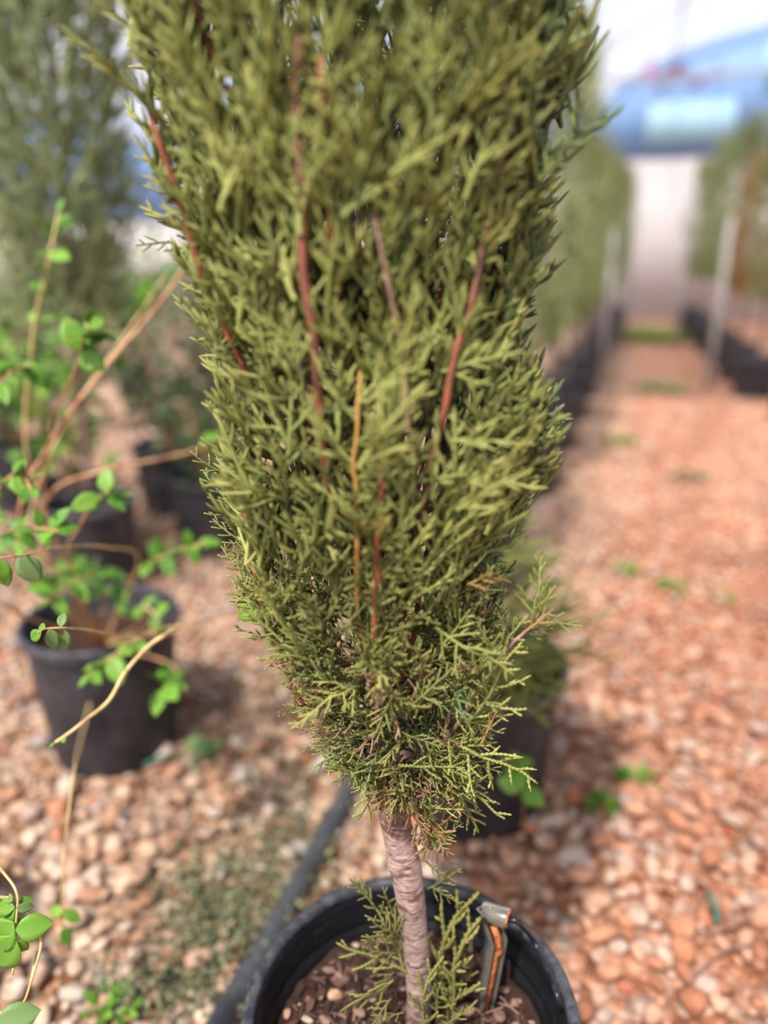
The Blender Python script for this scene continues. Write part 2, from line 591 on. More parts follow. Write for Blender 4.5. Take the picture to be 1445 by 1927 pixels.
def rand_rot(n, tilt=.6):
    a = rng.uniform(0, 2 * pi, n); t = rng.normal(0, tilt, n); b = rng.uniform(0, 2 * pi, n)
    ca, sa = np.cos(a), np.sin(a); ct, st = np.cos(t), np.sin(t); cb, sb = np.cos(b), np.sin(b)
    Z1 = np.zeros((n, 3, 3)); Z1[:, 0, 0] = ca; Z1[:, 0, 1] = -sa; Z1[:, 1, 0] = sa; Z1[:, 1, 1] = ca; Z1[:, 2, 2] = 1
    X = np.zeros((n, 3, 3)); X[:, 0, 0] = 1; X[:, 1, 1] = ct; X[:, 1, 2] = -st; X[:, 2, 1] = st; X[:, 2, 2] = ct
    Z2 = np.zeros((n, 3, 3)); Z2[:, 0, 0] = cb; Z2[:, 0, 1] = -sb; Z2[:, 1, 0] = sb; Z2[:, 1, 1] = cb; Z2[:, 2, 2] = 1
    return Z1 @ X @ Z2


def in_view(q, pad=170):
    x, y, d = proj(q)
    return (x > -pad) & (x < 1445 + pad) & (y < 1927 + pad) & (d > 0)


def clear_of_pots(q, r=.165):
    ok = np.ones(len(q), bool)
    for k, c in POTS.items():
        ok &= np.hypot(q[:, 0] - c[0], q[:, 1] - c[1]) > r
    return ok


N = 60000
q = np.stack([rng.uniform(-4.6, 2.2, N), rng.uniform(.1, 6.6, N), np.zeros(N)], 1)
dist = np.linalg.norm(q - CAM, axis=1)
keep = in_view(q) & clear_of_pots(q)
# jittered lattice for the near ground so that stones pack without bare spots
gx, gy = np.meshgrid(np.arange(-2.6, 1.7, .028), np.arange(.15, 3.2, .028))
near = np.stack([gx.ravel(), gy.ravel(), np.zeros(gx.size)], 1)
near[:, :2] += rng.uniform(-.011, .011, (len(near), 2))
near = near[in_view(near) & clear_of_pots(near, .15)]
q = q[keep & (q[:, 1] >= 3.15)]
size_n = rng.gamma(5, .0032, len(near)).clip(.007, .032)
near[:, 2] = size_n * rng.uniform(.15, .8, len(near))
size_f = rng.gamma(6, .0034, len(q)).clip(.012, .036)
q[:, 2] = size_f * .25
# the 300 that show largest become single stones
x_, y_, d_ = proj(near)
inframe = (x_ > 5) & (x_ < 1440) & (y_ > 1250) & (y_ < 1920)
hid = ((x_ > 440) & (x_ < 1090) & (y_ > 1650)) | ((x_ > 640) & (x_ < 900))
score = np.where(inframe & ~hid, size_n / d_, -1)
near[:, 2] += np.where(score > 0, 0, 0)
top = np.argsort(-score)[:300]
mask = np.zeros(len(near), bool); mask[top] = True
ROCK_ME = []
for i, (V, F) in enumerate(ROCKS):
    me = bpy.data.meshes.new('stone')
    me.from_pydata([tuple(v) for v in V], [], [tuple(int(a) for a in f) for f in F])
    me.polygons.foreach_set('use_smooth', np.ones(len(F), bool))
    me.materials.append(m_stone_i)
    ROCK_ME.append(me)
# smallest group first so every single stone sits on top of the bed
for idx in np.where(mask)[0]:
    o = bpy.data.objects.new('stone', ROCK_ME[int(rng.integers(10))])
    s = size_n[idx] * 1.05
    o.location = (near[idx, 0], near[idx, 1], s * .62)
    o.scale = (s, s, s)
    o.rotation_euler = (rng.normal(0, .35), rng.normal(0, .35), rng.uniform(0, 6.28))
    COL.objects.link(o)
    side = 'aisle' if x_[idx] > 700 else 'row'
    if side == 'aisle':
        tag(o, 'large loose orange-pink stone lying in the gravel right of the front black pot', 'stone', 'large gravel stones right of the front pot')
    else:
        tag(o, 'large loose pale tan stone lying in the gravel left of the front black pot', 'stone', 'large gravel stones left of the front pot')


def scatter(name, pts, sizes, temps, tilt, mat, smooth=True, zs=1.0, aniso=None):
    B = Bag()
    ids = rng.integers(0, len(temps), len(pts))
    R = rand_rot(len(pts), tilt)
    for k, (V, F) in enumerate(temps):
        s = np.where(ids == k)[0]
        if not len(s): continue
        W = np.einsum('nij,vj->nvi', R[s], V) * sizes[s][:, None, None] + pts[s][:, None, :]
        Fq = (F[None] + (np.arange(len(s)) * len(V))[:, None, None]).reshape(-1, F.shape[1])
        B.add(W.reshape(-1, 3), Fq)
    return B.build(name, mat, smooth=smooth)


allp = np.vstack([near[~mask], q]); alls = np.concatenate([size_n[~mask], size_f])
o = scatter('gravel', allp, alls, ROCKS_C, .45, m_stone)
tag(o, 'bed of small orange and pale tan gravel covering the nursery ground', 'gravel', kind='stuff')


# ------------------------------------------------------------------ conifer sprays
def spray_template(L, seed, ring, sides=4, full=True, rad=.0012, spread=1.0, step=.0065):
    """a flattened branchlet of scale leaves growing along +Z in the XZ plane"""
    r = random.Random(seed)
    B = Bag()

    def shoot(p0, d, ln, rr, curl, tip0, tip1, nrm):
        m = max(3, int(ln / ring) + 1)
        t = np.linspace(0, 1, m)
        pts = np.zeros((m, 3)); pts[0] = p0
        dd = unit(d)
        for i in range(1, m):
            dd = unit(dd + np.array([0, 0, curl]) / m + np.array([r.gauss(0, .05), r.gauss(0, .05), 0]))
            pts[i] = pts[i - 1] + dd * ln / (m - 1)
        bump = np.where(np.arange(m) % 2 == 0, 1.28, .76) if ring < .003 else np.ones(m)
        R = rr * (1 - .35 * t ** 2) * bump
        R[-1] *= .45
        v, f = tube(pts, R, sides, twist=pi / 4 if ring < .003 else 0, caps=False)
        tipv = np.repeat(tip0 + (tip1 - tip0) * t, sides)
        B.add(v, f, np.stack([tipv, np.zeros(len(tipv))], 1))
        return pts

    main = shoot(np.zeros(3), np.array([r.gauss(0, .1), r.gauss(0, .12), 1]), L, rad * 1.25, .3, 0, .8, None)
    n = int(L * .93 / step)
    for k in range(n):
        t = .08 + .90 * k / n
        i = min(len(main) - 1, int(t * (len(main) - 1)))
        p = main[i]
        sgn = 1 if k % 2 else -1
        if r.random() < .08: continue
        ln = L * (.46 * (1 - t) ** .75 + .06) * r.uniform(.65, 1.15)
        if not full: ln *= .8
        an = r.uniform(.6, .95) * spread
        d = np.array([sgn * sin(an), r.gauss(0, .28), cos(an)])
        side = shoot(p, d, ln, rad, .55, .2, 1, None)
        if ln > .013:
            m2 = int(ln / (step * 1.15))
            for j in range(1, m2):
                u = j / m2
                q_ = side[min(len(side) - 1, int(u * (len(side) - 1)))]
                s2 = 1 if j % 2 else -1
                dd = unit(d) ; perp = np.array([dd[2], 0, -dd[0]]) * s2
                an2 = r.uniform(.5, .8)
                shoot(q_, dd * cos(an2) + perp * sin(an2) + [0, r.gauss(0, .3), .15], ln * (.42 * (1 - u) + .12) * r.uniform(.6, 1.1), rad * .9, .25, .4, 1, None)
    return np.concatenate(B.v), np.concatenate(B.f), np.concatenate(B.a)


FINE = [spray_template(L, i, .0015, spread=sp, step=.0070) for i, (L, sp) in enumerate([(.06, 1), (.075, 1.1), (.055, .8), (.085, .9), (.065, 1.1), (.045, 1)])]
COARSE = [spray_template(L, 30 + i, .006, spread=sp, step=.0105, rad=.0019) for i, (L, sp) in enumerate([(.07, .9), (.09, 1), (.08, .75), (.10, .85), (.075, 1.05), (.06, .9)])]
TUFT = [spray_template(L, 60 + i, .05, sides=3, spread=.9, rad=.0042, step=.016) for i, L in enumerate([.11, .13, .15, .12])]


def basis(d, n):
    z = unit(d); y = unit(np.asarray(n) - z * (np.asarray(n) @ z)); x = np.cross(y, z)
    return np.stack([x, y, z], 1)


def put(B, T, p, d, nrm, s, tone):
    V, F, A = T
    W = (V * s) @ basis(d, nrm).T + p
    A2 = A.copy(); A2[:, 1] = tone
    B.add(W, F, A2)


def spray_to(B, T, L, a, b, nrm, tone, width=1.0):
    """spray from point a to point b"""
    a = np.asarray(a); b = np.asarray(b)
    put(B, T, a, b - a, nrm, np.linalg.norm(b - a) / L, tone)


# ------------------------------------------------------------------ pots
def nursery_pot(name, c, R, h, label, group, fine=True, soil_z=None, mats=(m_pot, m_rim)):
    root = empty(name, c, label, 'plant pot', group)
    sz = h - .078 if soil_z is None else soil_z
    # body: outside wall up, over under the rim, inside wall down
    out = [(0.0, .004), (R * .76, .004), (R * .78, .0), (R * .80, .01), (R * .925, h - .055), (R * .93, h - .05), (R * .945, h - .045), (R * .955, h - .008)]
    inn = [(R * .925, h - .010), (R * .918, h - .030)]
    for k in range(4):
        z = h - .034 - k * .006
        inn += [(R * (.916 - .002 * k), z), (R * (.9085 - .002 * k), z - .0015), (R * (.9085 - .002 * k), z - .0045), (R * (.915 - .002 * k), z - .0058)]
    inn += [(R * .900, h - .062), (R * .868, h - .068), (R * .862, h - .072), (R * .78, .02), (0, .012)]
    v, f = lathe(out + inn, 128 if fine else 48)
    mesh_obj('pot_wall', v + root_loc(c), f, mats[0], root)
    rim = [(R * .955, h - .028), (R * .985, h - .030), (R * .998, h - .024), (R * 1.0, h - .006), (R * .993, h - .001), (R * .965, h + .0005), (R * .935, h - .001), (R * .924, h - .006), (R * .924, h - .014), (R * .95, h - .016), (R * .955, h - .028)]
    v, f = lathe(rim, 128 if fine else 48)
    if fine:
        th = np.arctan2(v[:, 1], v[:, 0]); v[:, 2] += .0015 * np.sin(3 * th + 1) + .0008 * np.sin(11 * th)
        v[:, :2] *= (1 + .006 * np.sin(2 * th + .4))[:, None]
    tag(mesh_obj('rim', v + root_loc(c), f, mats[1], root), 'dusty scuffed rim')
    # soil surface as a closed lumpy disc
    rs = R * (.78 + (.862 - .78) * (sz - .02) / (h - .09)) - .001
    nr, seg = (40, 120) if fine else (8, 24)
    V = [[0, 0, sz]]
    for i in range(1, nr + 1):
        rr = rs * i / nr
        for j in range(seg):
            a = 2 * pi * j / seg
            x, y = rr * cos(a), rr * sin(a)
            zz = sz + .010 * noise.noise(Vector((x * 18, y * 18, 3))) + (.006 * noise.noise(Vector((x * 70, y * 70, 1))) if fine else 0)
            zz += .008 * (i / nr) ** 3
            V.append([x, y, zz])
    F = []
    for j in range(seg):
        F.append((0, 1 + j, 1 + (j + 1) % seg))
    for i in range(nr - 1):
        for j in range(seg):
            a0 = 1 + i * seg + j; a1 = 1 + i * seg + (j + 1) % seg
            F.append((a0, a0 + seg, a1 + seg, a1))
    k = len(V)
    for j in range(seg):
        V.append([rs * cos(2 * pi * j / seg) * .99, rs * sin(2 * pi * j / seg) * .99, sz - .03])
    for j in range(seg):
        a0 = 1 + (nr - 1) * seg + j; a1 = 1 + (nr - 1) * seg + (j + 1) % seg
        F.append((a0, k + j, k + (j + 1) % seg, a1))
    mesh_obj('soil', np.array(V) + root_loc(c), F, m_soil, root)
    return root


def root_loc(c):
    return np.array([c[0], c[1], c[2] if len(c) > 2 else 0.0])


PG = 'black nursery pots on the gravel'
nursery_pot('nursery_pot', POT_C, .19, RIMZ, 'large black plastic nursery pot in front, holding the bare-trunked cypress', PG)
SOILZ = RIMZ - .078
nursery_pot('nursery_pot', POTS['left'], .178, .35, 'black plastic nursery pot at left under the bright green leafy shrub', PG, False, mats=(m_pot2, m_rim))
nursery_pot('nursery_pot', POTS['behind'], .185, .35, 'black nursery pot right behind the big cypress, with a pale rim', PG, False, mats=(m_pot2, m_rim))
nursery_pot('nursery_pot', POTS['behind2'], .175, .34, 'dark nursery pot further back between big cypress and aisle edge', PG, False, mats=(m_pot2, m_rim))
nursery_pot('nursery_pot', POTS['backleft'], .16, .33, 'blurred dark pot under the tall pale cypress at back left', PG, False, mats=(m_pot2, m_rim))
nursery_pot('nursery_pot', POTS['offleft'], .15, .28, 'black pot beyond the left edge holding the near leafy twigs', PG, False, mats=(m_pot2, m_rim))

# ------------------------------------------------------------------ the main cypress
TB = G(784, 1935, SOILZ)                 # where the trunk leaves the soil
F0 = float((TB - CAM) @ HEAD)
print('trunk base', TB, 'F0', F0, 'pot centre', POT_C)


def Fax(y):                                # the tree leans a little away from the lens as it rises
    return F0 + (1927 - y) / 1927 * .10


tree = empty('cypress_tree', (TB[0], TB[1], SOILZ - .03), 'tall potted cypress in front with bare pinkish trunk and dense yellow-green foliage', 'tree')
trunk_px = [(782, 1990), (786, 1935), (789, 1860), (780, 1760), (768, 1660), (752, 1580), (735, 1500), (728, 1440), (712, 1330), (700, 1200), (685, 1050), (668, 850), (655, 600), (650, 300), (648, 0), (648, -300)]
tp = smooth_path([H(x, y, Fax(y)) for x, y in trunk_px], 150)
zt = tp[:, 2]
rad = np.interp(zt, [.2, .27, .33, .42, .5, .6, .8, 1.2, 1.6], [.0138, .0146, .0152, .0162, .0178, .0165, .012, .009, .006])
sides = 28
RR = rad[:, None] * np.ones((1, sides))
for i in range(len(tp)):
    for j in range(sides):
        a = 2 * pi * j / sides
        RR[i, j] *= 1 + .05 * noise.noise(Vector((cos(a) * 1.2, sin(a) * 1.2, zt[i] * 30))) + .022 * noise.noise(Vector((cos(a) * 2, sin(a) * 2, zt[i] * 120)))
# knots
for kz, ka, ks in [(.392, .6, .22), (.452, 3.4, .25), (.47, .2, .2), (.505, 2.5, .25)]:
    for i in range(len(tp)):
        for j in range(sides):
            da = (2 * pi * j / sides - ka + pi) % (2 * pi) - pi
            RR[i, j] *= 1 + ks * math.exp(-((zt[i] - kz) / .006) ** 2 - (da / .45) ** 2)
v, f = tube(tp, RR, sides)
tag(mesh_obj('trunk', v, f, m_trunk, tree), 'bare pinkish grey ringed trunk')


def axis_pt(z):
    i = np.clip(np.searchsorted(zt, z), 1, len(zt) - 1)
    t = (z - zt[i - 1]) / (zt[i] - zt[i - 1])
    return tp[i - 1] * (1 - t) + tp[i] * t


ENV = [(-400, 200, 1115), (0, 196, 1125), (150, 240, 1118), (330, 256, 1088), (450, 318, 1042), (600, 365, 1010), (700, 392, 1010),
       (780, 400, 1085), (860, 388, 1072), (950, 400, 1012), (1050, 425, 955), (1150, 450, 950), (1250, 525, 950), (1320, 550, 945),
       (1400, 575, 950), (1470, 620, 920), (1540, 680, 870), (1580, 720, 820)]
ey = [e[0] for e in ENV]; el = [e[1] for e in ENV]; er = [e[2] for e in ENV]


def env(y):
    return np.interp(y, ey, el), np.interp(y, ey, er)


def shell_point(y, u, w):
    """u in -1..1 across the envelope at row y, w in -1..1 from front to back, world position"""
    l, r = env(y)
    c = (l + r) / 2
    F = Fax(y)
    A = H(c, y, F)
    dz = (A - CAM) @ FWD
    hw = (r - l) / 2 * dz / FPX
    return A + RIGHT * (u * hw) + HEAD * (w * hw * .82), A, hw


# branches: traced stems first, then the general ascending ones
branches = []   # (points, r0, r1, material, label)


def px_branch(pts, r0, r1, mat, label, n=26):
    c = [H(x, y, Fax(y) + df) for x, y, df in pts]
    branches.append((smooth_path(c, n), r0, r1, mat, label))


px_branch([(700, 1260, 0), (650, 1080, -.05), (612, 880, -.09), (597, 700, -.11), (578, 540, -.125), (563, 380, -.13), (560, 180, -.13), (563, 0, -.13), (570, -250, -.09)], .0042, .0030, m_redbrown, 'brown stem turning orange-red towards its top')
px_branch([(740, 1240, 0), (775, 1080, -.05), (793, 960, -.09), (812, 860, -.10), (838, 760, -.105), (872, 620, -.105), (905, 480, -.10), (940, 330, -.09), (968, 150, -.08), (985, -80, -.07)], .0038, .0024, m_redbrown, 'long red-brown stem leaning to the right')
px_branch([(705, 1300, -.01), (676, 1150, -.08), (672, 1040, -.105), (670, 930, -.115), (668, 860, -.12), (672, 780, -.12), (680, 700, -.11)], .0028, .0016, m_orange, 'thin red to orange-green upright stem')
px_branch([(704, 1330, -.03), (704, 1200, -.09), (706, 1110, -.11), (712, 1020, -.12), (720, 900, -.125)], .0027, .0018, m_red, 'thin red upright stem above trunk')
px_branch([(700, 1400, 0), (600, 1340, -.01), (552, 1305, -.01), (516, 1200, -.015), (480, 1090, -.02), (458, 975, -.02), (440, 860, -.01)], .0026, .0017, m_red, 'slim bright red stem on the left side')
px_branch([(700, 1380, 0), (630, 1310, .0), (585, 1240, .0), (545, 1130, -.01), (512, 1000, -.02), (470, 850, -.02), (430, 630, -.0), (380, 440, .0), (350, 200, .0)], .0042, .0022, m_brown, 'rough brown stem curving up the left side')
px_branch([(700, 1200, 0), (600, 800, -.03), (548, 480, -.05), (520, 350, -.06), (505, 200, -.06), (500, 0, -.06), (495, -200, -.05)], .0048, .0036, m_brown, 'purple-brown inner stem')
px_branch([(720, 1250, 0), (745, 950, .02), (760, 600, .0), (770, 220, -.05), (790, 100, -.06), (800, -100, -.06)], .0040, .0026, m_red, 'dark red inner stem')
px_branch([(745, 1440, 0), (830, 1400, -.03), (885, 1325, -.05), (940, 1245, -.06), (985, 1190, -.065), (1035, 1152, -.07)], .0026, .0013, m_brown, 'scaly pinkish brown twig reaching right')
px_branch([(735, 1300, .0), (850, 1180, .03), (930, 1060, .04), (960, 900, .05), (970, 700, .06), (1000, 350, .06), (1010, 0, .06)], .0038, .002, m_brown, None)
px_branch([(715, 1150, .0), (640, 900, .05), (520, 600, .07), (430, 300, .08), (380, 0, .08), (360, -200, .08)], .0045, .002, m_brown, None)
N_TRACED = len(branches)
for k in range(34):
    y0 = 1380 - 900 * (k / 34) ** 1.0 + random.uniform(-30, 30)
    ang = k * 2.399963
    u, w = cos(ang), sin(ang)
    rr = random.uniform(.45, .95)
    p0 = H(np.interp(y0, [t[1] for t in trunk_px][::-1], [t[0] for t in trunk_px][::-1]), y0, Fax(y0))
    pts = [p0]
    yy = y0
    for s, q_ in ((.35, 130), (.75, 300), (.95, 520), (1.0, 800)):
        y1 = y0 - q_ * random.uniform(.9, 1.15)
        if y1 < -330: break
        pts.append(shell_point(y1, u * rr * s, w * rr * s)[0])
    if len(pts) < 3: continue
    branches.append((smooth_path(pts, 20), .0038 - .0015 * k / 34, .0016, m_brown if k % 3 else m_red, None))

BV = []
for bi, (pts, r0, r1, mat, lab) in enumerate(branches):
    m = len(pts)
    wob = np.array([noise.noise(Vector((bi * 3.1, i * .35, 0))) for i in range(m)])
    pts2 = pts + np.outer(wob, RIGHT) * .004
    rad_ = np.linspace(r0, r1, m) * (1 + .12 * np.array([noise.noise(Vector((bi, i * 1.7, 5))) for i in range(m)]))
    v, f = tube(pts2, rad_, 10)
    ob = mesh_obj('branch', v, f, mat, tree)
    if lab: tag(ob, lab)
    BV.append((ob, pts2))
bpts = np.concatenate([b[1] for b in BV]); bid = np.concatenate([[i] * len(b[1]) for i, b in enumerate(BV)])
FB = [Bag() for _ in BV]


def nearest_branch(p):
    return bid[np.argmin(((bpts - p) ** 2).sum(1))]


STEMPX = [([563, 563, 560, 563, 578, 597, 600], [-50, 0, 180, 380, 540, 700, 760]), ([968, 940, 905, 872, 838, 812, 793, 785], [150, 330, 480, 620, 760, 860, 960, 1000]),
          ([655, 655, 650], [100, 300, 650])]
deadB = Bag()
nsp = 0
# foliage through the volume: upward and outward growing sprays
NS = 2500
for k in range(NS):
    y = 1560 - (1560 + 400) * (k + random.random()) / NS
    if y < 0 and random.random() < .35: continue
    if y > 1475 or (y > 1330 and random.random() < .25): continue
    a = random.uniform(0, 2 * pi)
    # more at the front and sides than at the hidden back
    if sin(a) > .35 and random.random() < .5: a = -a
    rr = random.choice([random.uniform(.72, .90)] * 3 + [random.uniform(.3, .75)])
    if y > 1250: rr = random.uniform(.2, .72)
    u, w = rr * cos(a), rr * sin(a)
    p, A, hw = shell_point(y, u, w)
    if w < -.3 and random.random() < .55:
        sx, sy, _ = proj(p)
        if any(abs(sx - np.interp(sy, yy_, xx_)) < 22 for xx_, yy_ in STEMPX): continue
    fine = y > 1020
    # tip must stay in the outline
    T = random.randrange(6)
    T_ = (FINE if fine else COARSE)[T]
    L = [.06, .075, .055, .085, .065, .045][T] if fine else [.07, .09, .08, .10, .075, .06][T]
    rad_dir = unit(p - A + 1e-6)
    out_w = .35 if y < 700 else (.55 if y < 1150 else .95)
    up_w = 1.0 if y < 1150 else .42
    d = unit(ZUP * up_w + rad_dir * out_w * random.uniform(.3, 1.3) + rng.normal(0, .28, 3))
    s = random.uniform(.8, 1.15)
    p = p - d * L * s * .35
    tipx, tipy, _ = proj(p + d * L * s)
    l, r = env(tipy)
    if tipx < l - 6 or tipx > r + 6:
        # slide back inside
        shift = (l - 6 - tipx) if tipx < l - 6 else (r + 6 - tipx)
        p = p + RIGHT * shift * .62 / FPX
    nrm = unit(rad_dir * .8 - FWD * .5 + rng.normal(0, .45, 3))
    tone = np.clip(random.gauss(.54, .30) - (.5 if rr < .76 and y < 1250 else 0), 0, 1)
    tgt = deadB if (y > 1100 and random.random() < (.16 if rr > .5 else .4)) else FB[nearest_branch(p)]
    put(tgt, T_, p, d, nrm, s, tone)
    nsp += 1

# sprays growing along every stem
for bi, (ob, pts) in enumerate(BV):
    step = 2 if bi < N_TRACED else 3
    for i in range(4, len(pts), step):
        x, y, d_ = proj(pts[i])
        if y < -250: continue
        fine = y > 1020
        T = random.randrange(6)
        T_ = (FINE if fine else COARSE)[T]
        tang = unit(pts[i] - pts[i - 1])
        side = unit(np.cross(tang, rng.normal(0, 1, 3)))
        if bi < 4: side = unit(side + FWD * .8 + RIGHT * random.choice([-1, 1]) * 1.0)   # keep the traced stems bare in front
        put(FB[bi], T_, pts[i], unit(tang * .8 + side * .8), unit(-FWD + rng.normal(0, .5, 3)), random.uniform(.5, .95), np.clip(random.gauss(.55, .22), 0, 1))

# placed sprays of the photograph, low down where it is sharp
def placed(lst, B):
    for (x0, y0, x1, y1, df, T, tone) in lst:
        F = Fax(y0) + df
        a = H(x0, y0, F); b = H(x1, y1, F - .01)
        spray_to(B, FINE[T], [.06, .075, .055, .085, .065, .045][T], a, b, -FWD + rng.normal(0, .25, 3), tone)


lowtan = Bag(); low = Bag(); lowb = Bag()
placed([(830, 1380, 992, 1503, -.05, 1, .95), (800, 1400, 940, 1420, -.04, 0, .8), (850, 1340, 945, 1395, -.05, 4, .9), (820, 1180, 950, 1290, -.09, 1, .95),
        (770, 1330, 860, 1270, -.08, 4, .6), (745, 1300, 690, 1400, -.08, 0, .75), (760, 1380, 830, 1420, -.07, 0, .6), (735, 1440, 655, 1558, -.03, 0, .8),
        (780, 1460, 800, 1560, -.03, 4, .5), (790, 1430, 880, 1480, -.04, 4, .8), (880, 1360, 1015, 1222, -.055, 1, .9), (905, 1260, 1010, 1180, -.06, 0, .75),
        (750, 1440, 860, 1455, -.06, 5, .6), (700, 1420, 610, 1440, 0, 4, .5), (690, 1400, 600, 1360, .0, 0, .6), (680, 1360, 570, 1320, .0, 4, .55),
        (600, 1250, 470, 1170, .0, 3, .6), (590, 1200, 410, 1135, .01, 3, .45), (520, 1150, 395, 1040, .01, 3, .5), (510, 1060, 380, 990, .02, 3, .4), (480, 1000, 358, 895, .05, 3, .4),
        (470, 930, 365, 830, .06, 1, .4), (840, 1440, 935, 1560, -.03, 4, .7), (860, 1480, 900, 1590, -.02, 0, .6), (660, 1320, 590, 1270, -.02, 0, .6), (720, 1380, 650, 1330, -.05, 4, .6), (660, 1370, 560, 1350, -.03, 0, .6), (670, 1340, 545, 1300, -.03, 1, .5), (640, 1300, 530, 1230, -.03, 3, .6), (620, 1240, 500, 1180, -.03, 1, .45), (600, 1180, 480, 1090, -.02, 3, .5), (650, 1400, 570, 1400, -.02, 4, .5), (700, 1440, 620, 1480, -.01, 0, .5), (860, 1300, 955, 1240, -.05, 4, .7), (850, 1350, 960, 1330, -.04, 0, .7), (870, 1430, 945, 1470, -.03, 0, .6),
        (900, 1200, 960, 1120, -.03, 4, .4), (880, 1130, 965, 1090, -.05, 5, .5), (850, 1250, 930, 1150, -.02, 1, .35), (640, 1400, 660, 1480, .0, 4, .5), (420, 460, 300, 462, .0, 5, .15),
        (330, 455, 250, 455, .0, 5, .1), (780, 1350, 800, 1290, -.08, 5, .6), (790, 1290, 760, 1230, -.07, 0, .5)], low)
placed([(985, 1190, 1040, 1150, -.075, 5, .8), (880, 1100, 962, 1088, -.08, 2, .8), (905, 1400, 945, 1350, -.06, 5, .9), (740, 1470, 690, 1555, -.035, 2, .3), (760, 1500, 790, 1600, -.04, 0, .2),
        (800, 1520, 830, 1620, -.02, 4, .3), (830, 1500, 900, 1560, -.02, 5, .5), (700, 1440, 640, 1400, .0, 0, .2), (740, 1400, 700, 1470, -.03, 2, .1), (820, 1540, 790, 1640, -.02, 5, .4),
        (720, 1460, 760, 1540, -.035, 2, .1), (780, 1590, 850, 1530, -.02, 5, .3)], lowtan)
placed([(735, 1475, 765, 1592, -.035, 2, .3), (720, 1465, 738, 1565, -.035, 5, .5), (745, 1460, 700, 1540, -.03, 2, .4), (785, 1500, 815, 1620, -.02, 0, .4), (795, 1555, 850, 1650, -.01, 4, .4),
        (815, 1530, 800, 1645, -.02, 2, .6), (700, 1400, 745, 1375, -.04, 5, .5), (710, 1440, 660, 1420, -.03, 5, .5), (850, 1420, 830, 1350, -.05, 2, .6)], deadB)
placed([(790, 1560, 835, 1600, -.02, 2, .2), (800, 1600, 845, 1570, -.02, 5, .3), (785, 1530, 850, 1520, -.02, 4, .3), (800, 1620, 830, 1660, -.01, 5, .2), (810, 1590, 870, 1560, -.02, 0, .4)], low)
# large bright sprays standing out at the front of the crown
for (x0, y0, x1, y1, df, T, tone) in [(675, 880, 800, 690, -.15, 1, 1), (750, 660, 800, 530, -.16, 0, 1), (735, 330, 845, 180, -.16, 3, .95), (790, 150, 850, 40, -.15, 1, .95), (600, 860, 598, 730, -.14, 2, .8),
                                      (690, 760, 770, 610, -.15, 3, .85), (470, 350, 480, 230, -.13, 1, .7), (590, 330, 640, 160, -.15, 3, .7), (400, 130, 450, 0, -.12, 3, .7), (850, 830, 1010, 790, -.12, 3, .9),
                                      (850, 900, 1040, 870, -.11, 3, .95), (860, 960, 990, 870, -.13, 1, .9), (830, 700, 990, 660, -.10, 1, .85), (560, 680, 540, 560, -.14, 0, .8), (880, 330, 960, 230, -.12, 4, .7)]:
    a = H(x0, y0, Fax(y0) + df); b = H(x1, y1, Fax(y0) + df - .005)
    spray_to(FB[nearest_branch(a)], COARSE[T], [.07, .09, .08, .10, .075, .06][T], a, b, -FWD + rng.normal(0, .2, 3), tone)
# suckers at the trunk base
suck = Bag()
placed([(770, 1830, 640, 1785, -.01, 0, .7), (740, 1845, 632, 1903, -.025, 4, .7), (752, 1785, 672, 1690, -.005, 3, .65), (760, 1770, 705, 1705, -.01, 1, .5), (735, 1880, 684, 1935, -.03, 4, .7),
        (832, 1850, 846, 1703, .0, 2, .7), (850, 1890, 893, 1742, -.01, 2, .75), (850, 1925, 872, 1830, -.02, 0, .6), (800, 1930, 803, 1832, -.03, 2, .8), (806, 1672, 872, 1650, .0, 0, .6),
        (812, 1668, 866, 1712, -.01, 4, .6), (770, 1800, 690, 1760, .0, 1, .4), (820, 1930, 850, 1860, -.02, 1, .3), (845, 1900, 820, 1800, .01, 4, .25), (860, 1880, 880, 1800, .01, 0, .4),
        (740, 1830, 700, 1880, -.01, 0, .45), (830, 1930, 890, 1910, -.03, 4, .5), (760, 1905, 720, 1925, -.03, 5, .5), (700, 1700, 668, 1660, -.01, 5, .6), (745, 1740, 735, 1680, .0, 0, .5)], suck)
suck.build('sucker', m_suck, tree).__setitem__('label', 'short young sprigs sprouting at the base of trunk')
tag(low.build('low_sprays', m_fol, tree), 'loose yellow-green sprays low on the crown')
tag(lowtan.build('tan_sprays', m_fol_tan, tree), 'tan discoloured spray tips')
tag(deadB.build('dead_sprays', m_dead, tree), 'brown dead sprays inside the crown')
tot = 0
for bi, (ob, pts) in enumerate(BV):
    if FB[bi].n:
        me_mat = m_fol if bi % 4 else m_fol_shade
        # right-hand sprays get the bluish dark colour, shade painted in
        c = np.mean(pts, 0)
        fo = FB[bi].build('foliage', m_fol_shade if ((c - axis_pt(c[2])) @ RIGHT > .045 and (c - axis_pt(c[2])) @ HEAD > -.02) else m_fol, tree)
        fo.parent = ob
        fo.matrix_parent_inverse = Matrix.Identity(4)
        tot += FB[bi].n
print('main tree foliage verts', tot, 'sprays', nsp)

# green plant ties on the stems
def tie(p, r, axis, label):
    v, f = lathe([(r, -.004), (r * 1.25, -.004), (r * 1.25, .004), (r, .004), (r, -.004)], 20)
    Rm = basis(axis, RIGHT)
    tail, tf = tube([np.array([r * 1.1, 0, 0]), np.array([r * 1.8, .002, -.004]), np.array([r * 2.4, .001, -.012])], [.002, .003, .001], 6)
    V = np.vstack([v, tail]) @ Rm.T + p
    o = mesh_obj('plant_tie', V, np.vstack([f, tf + len(v)]), m_tie)
    tag(o, label, 'plant tie')


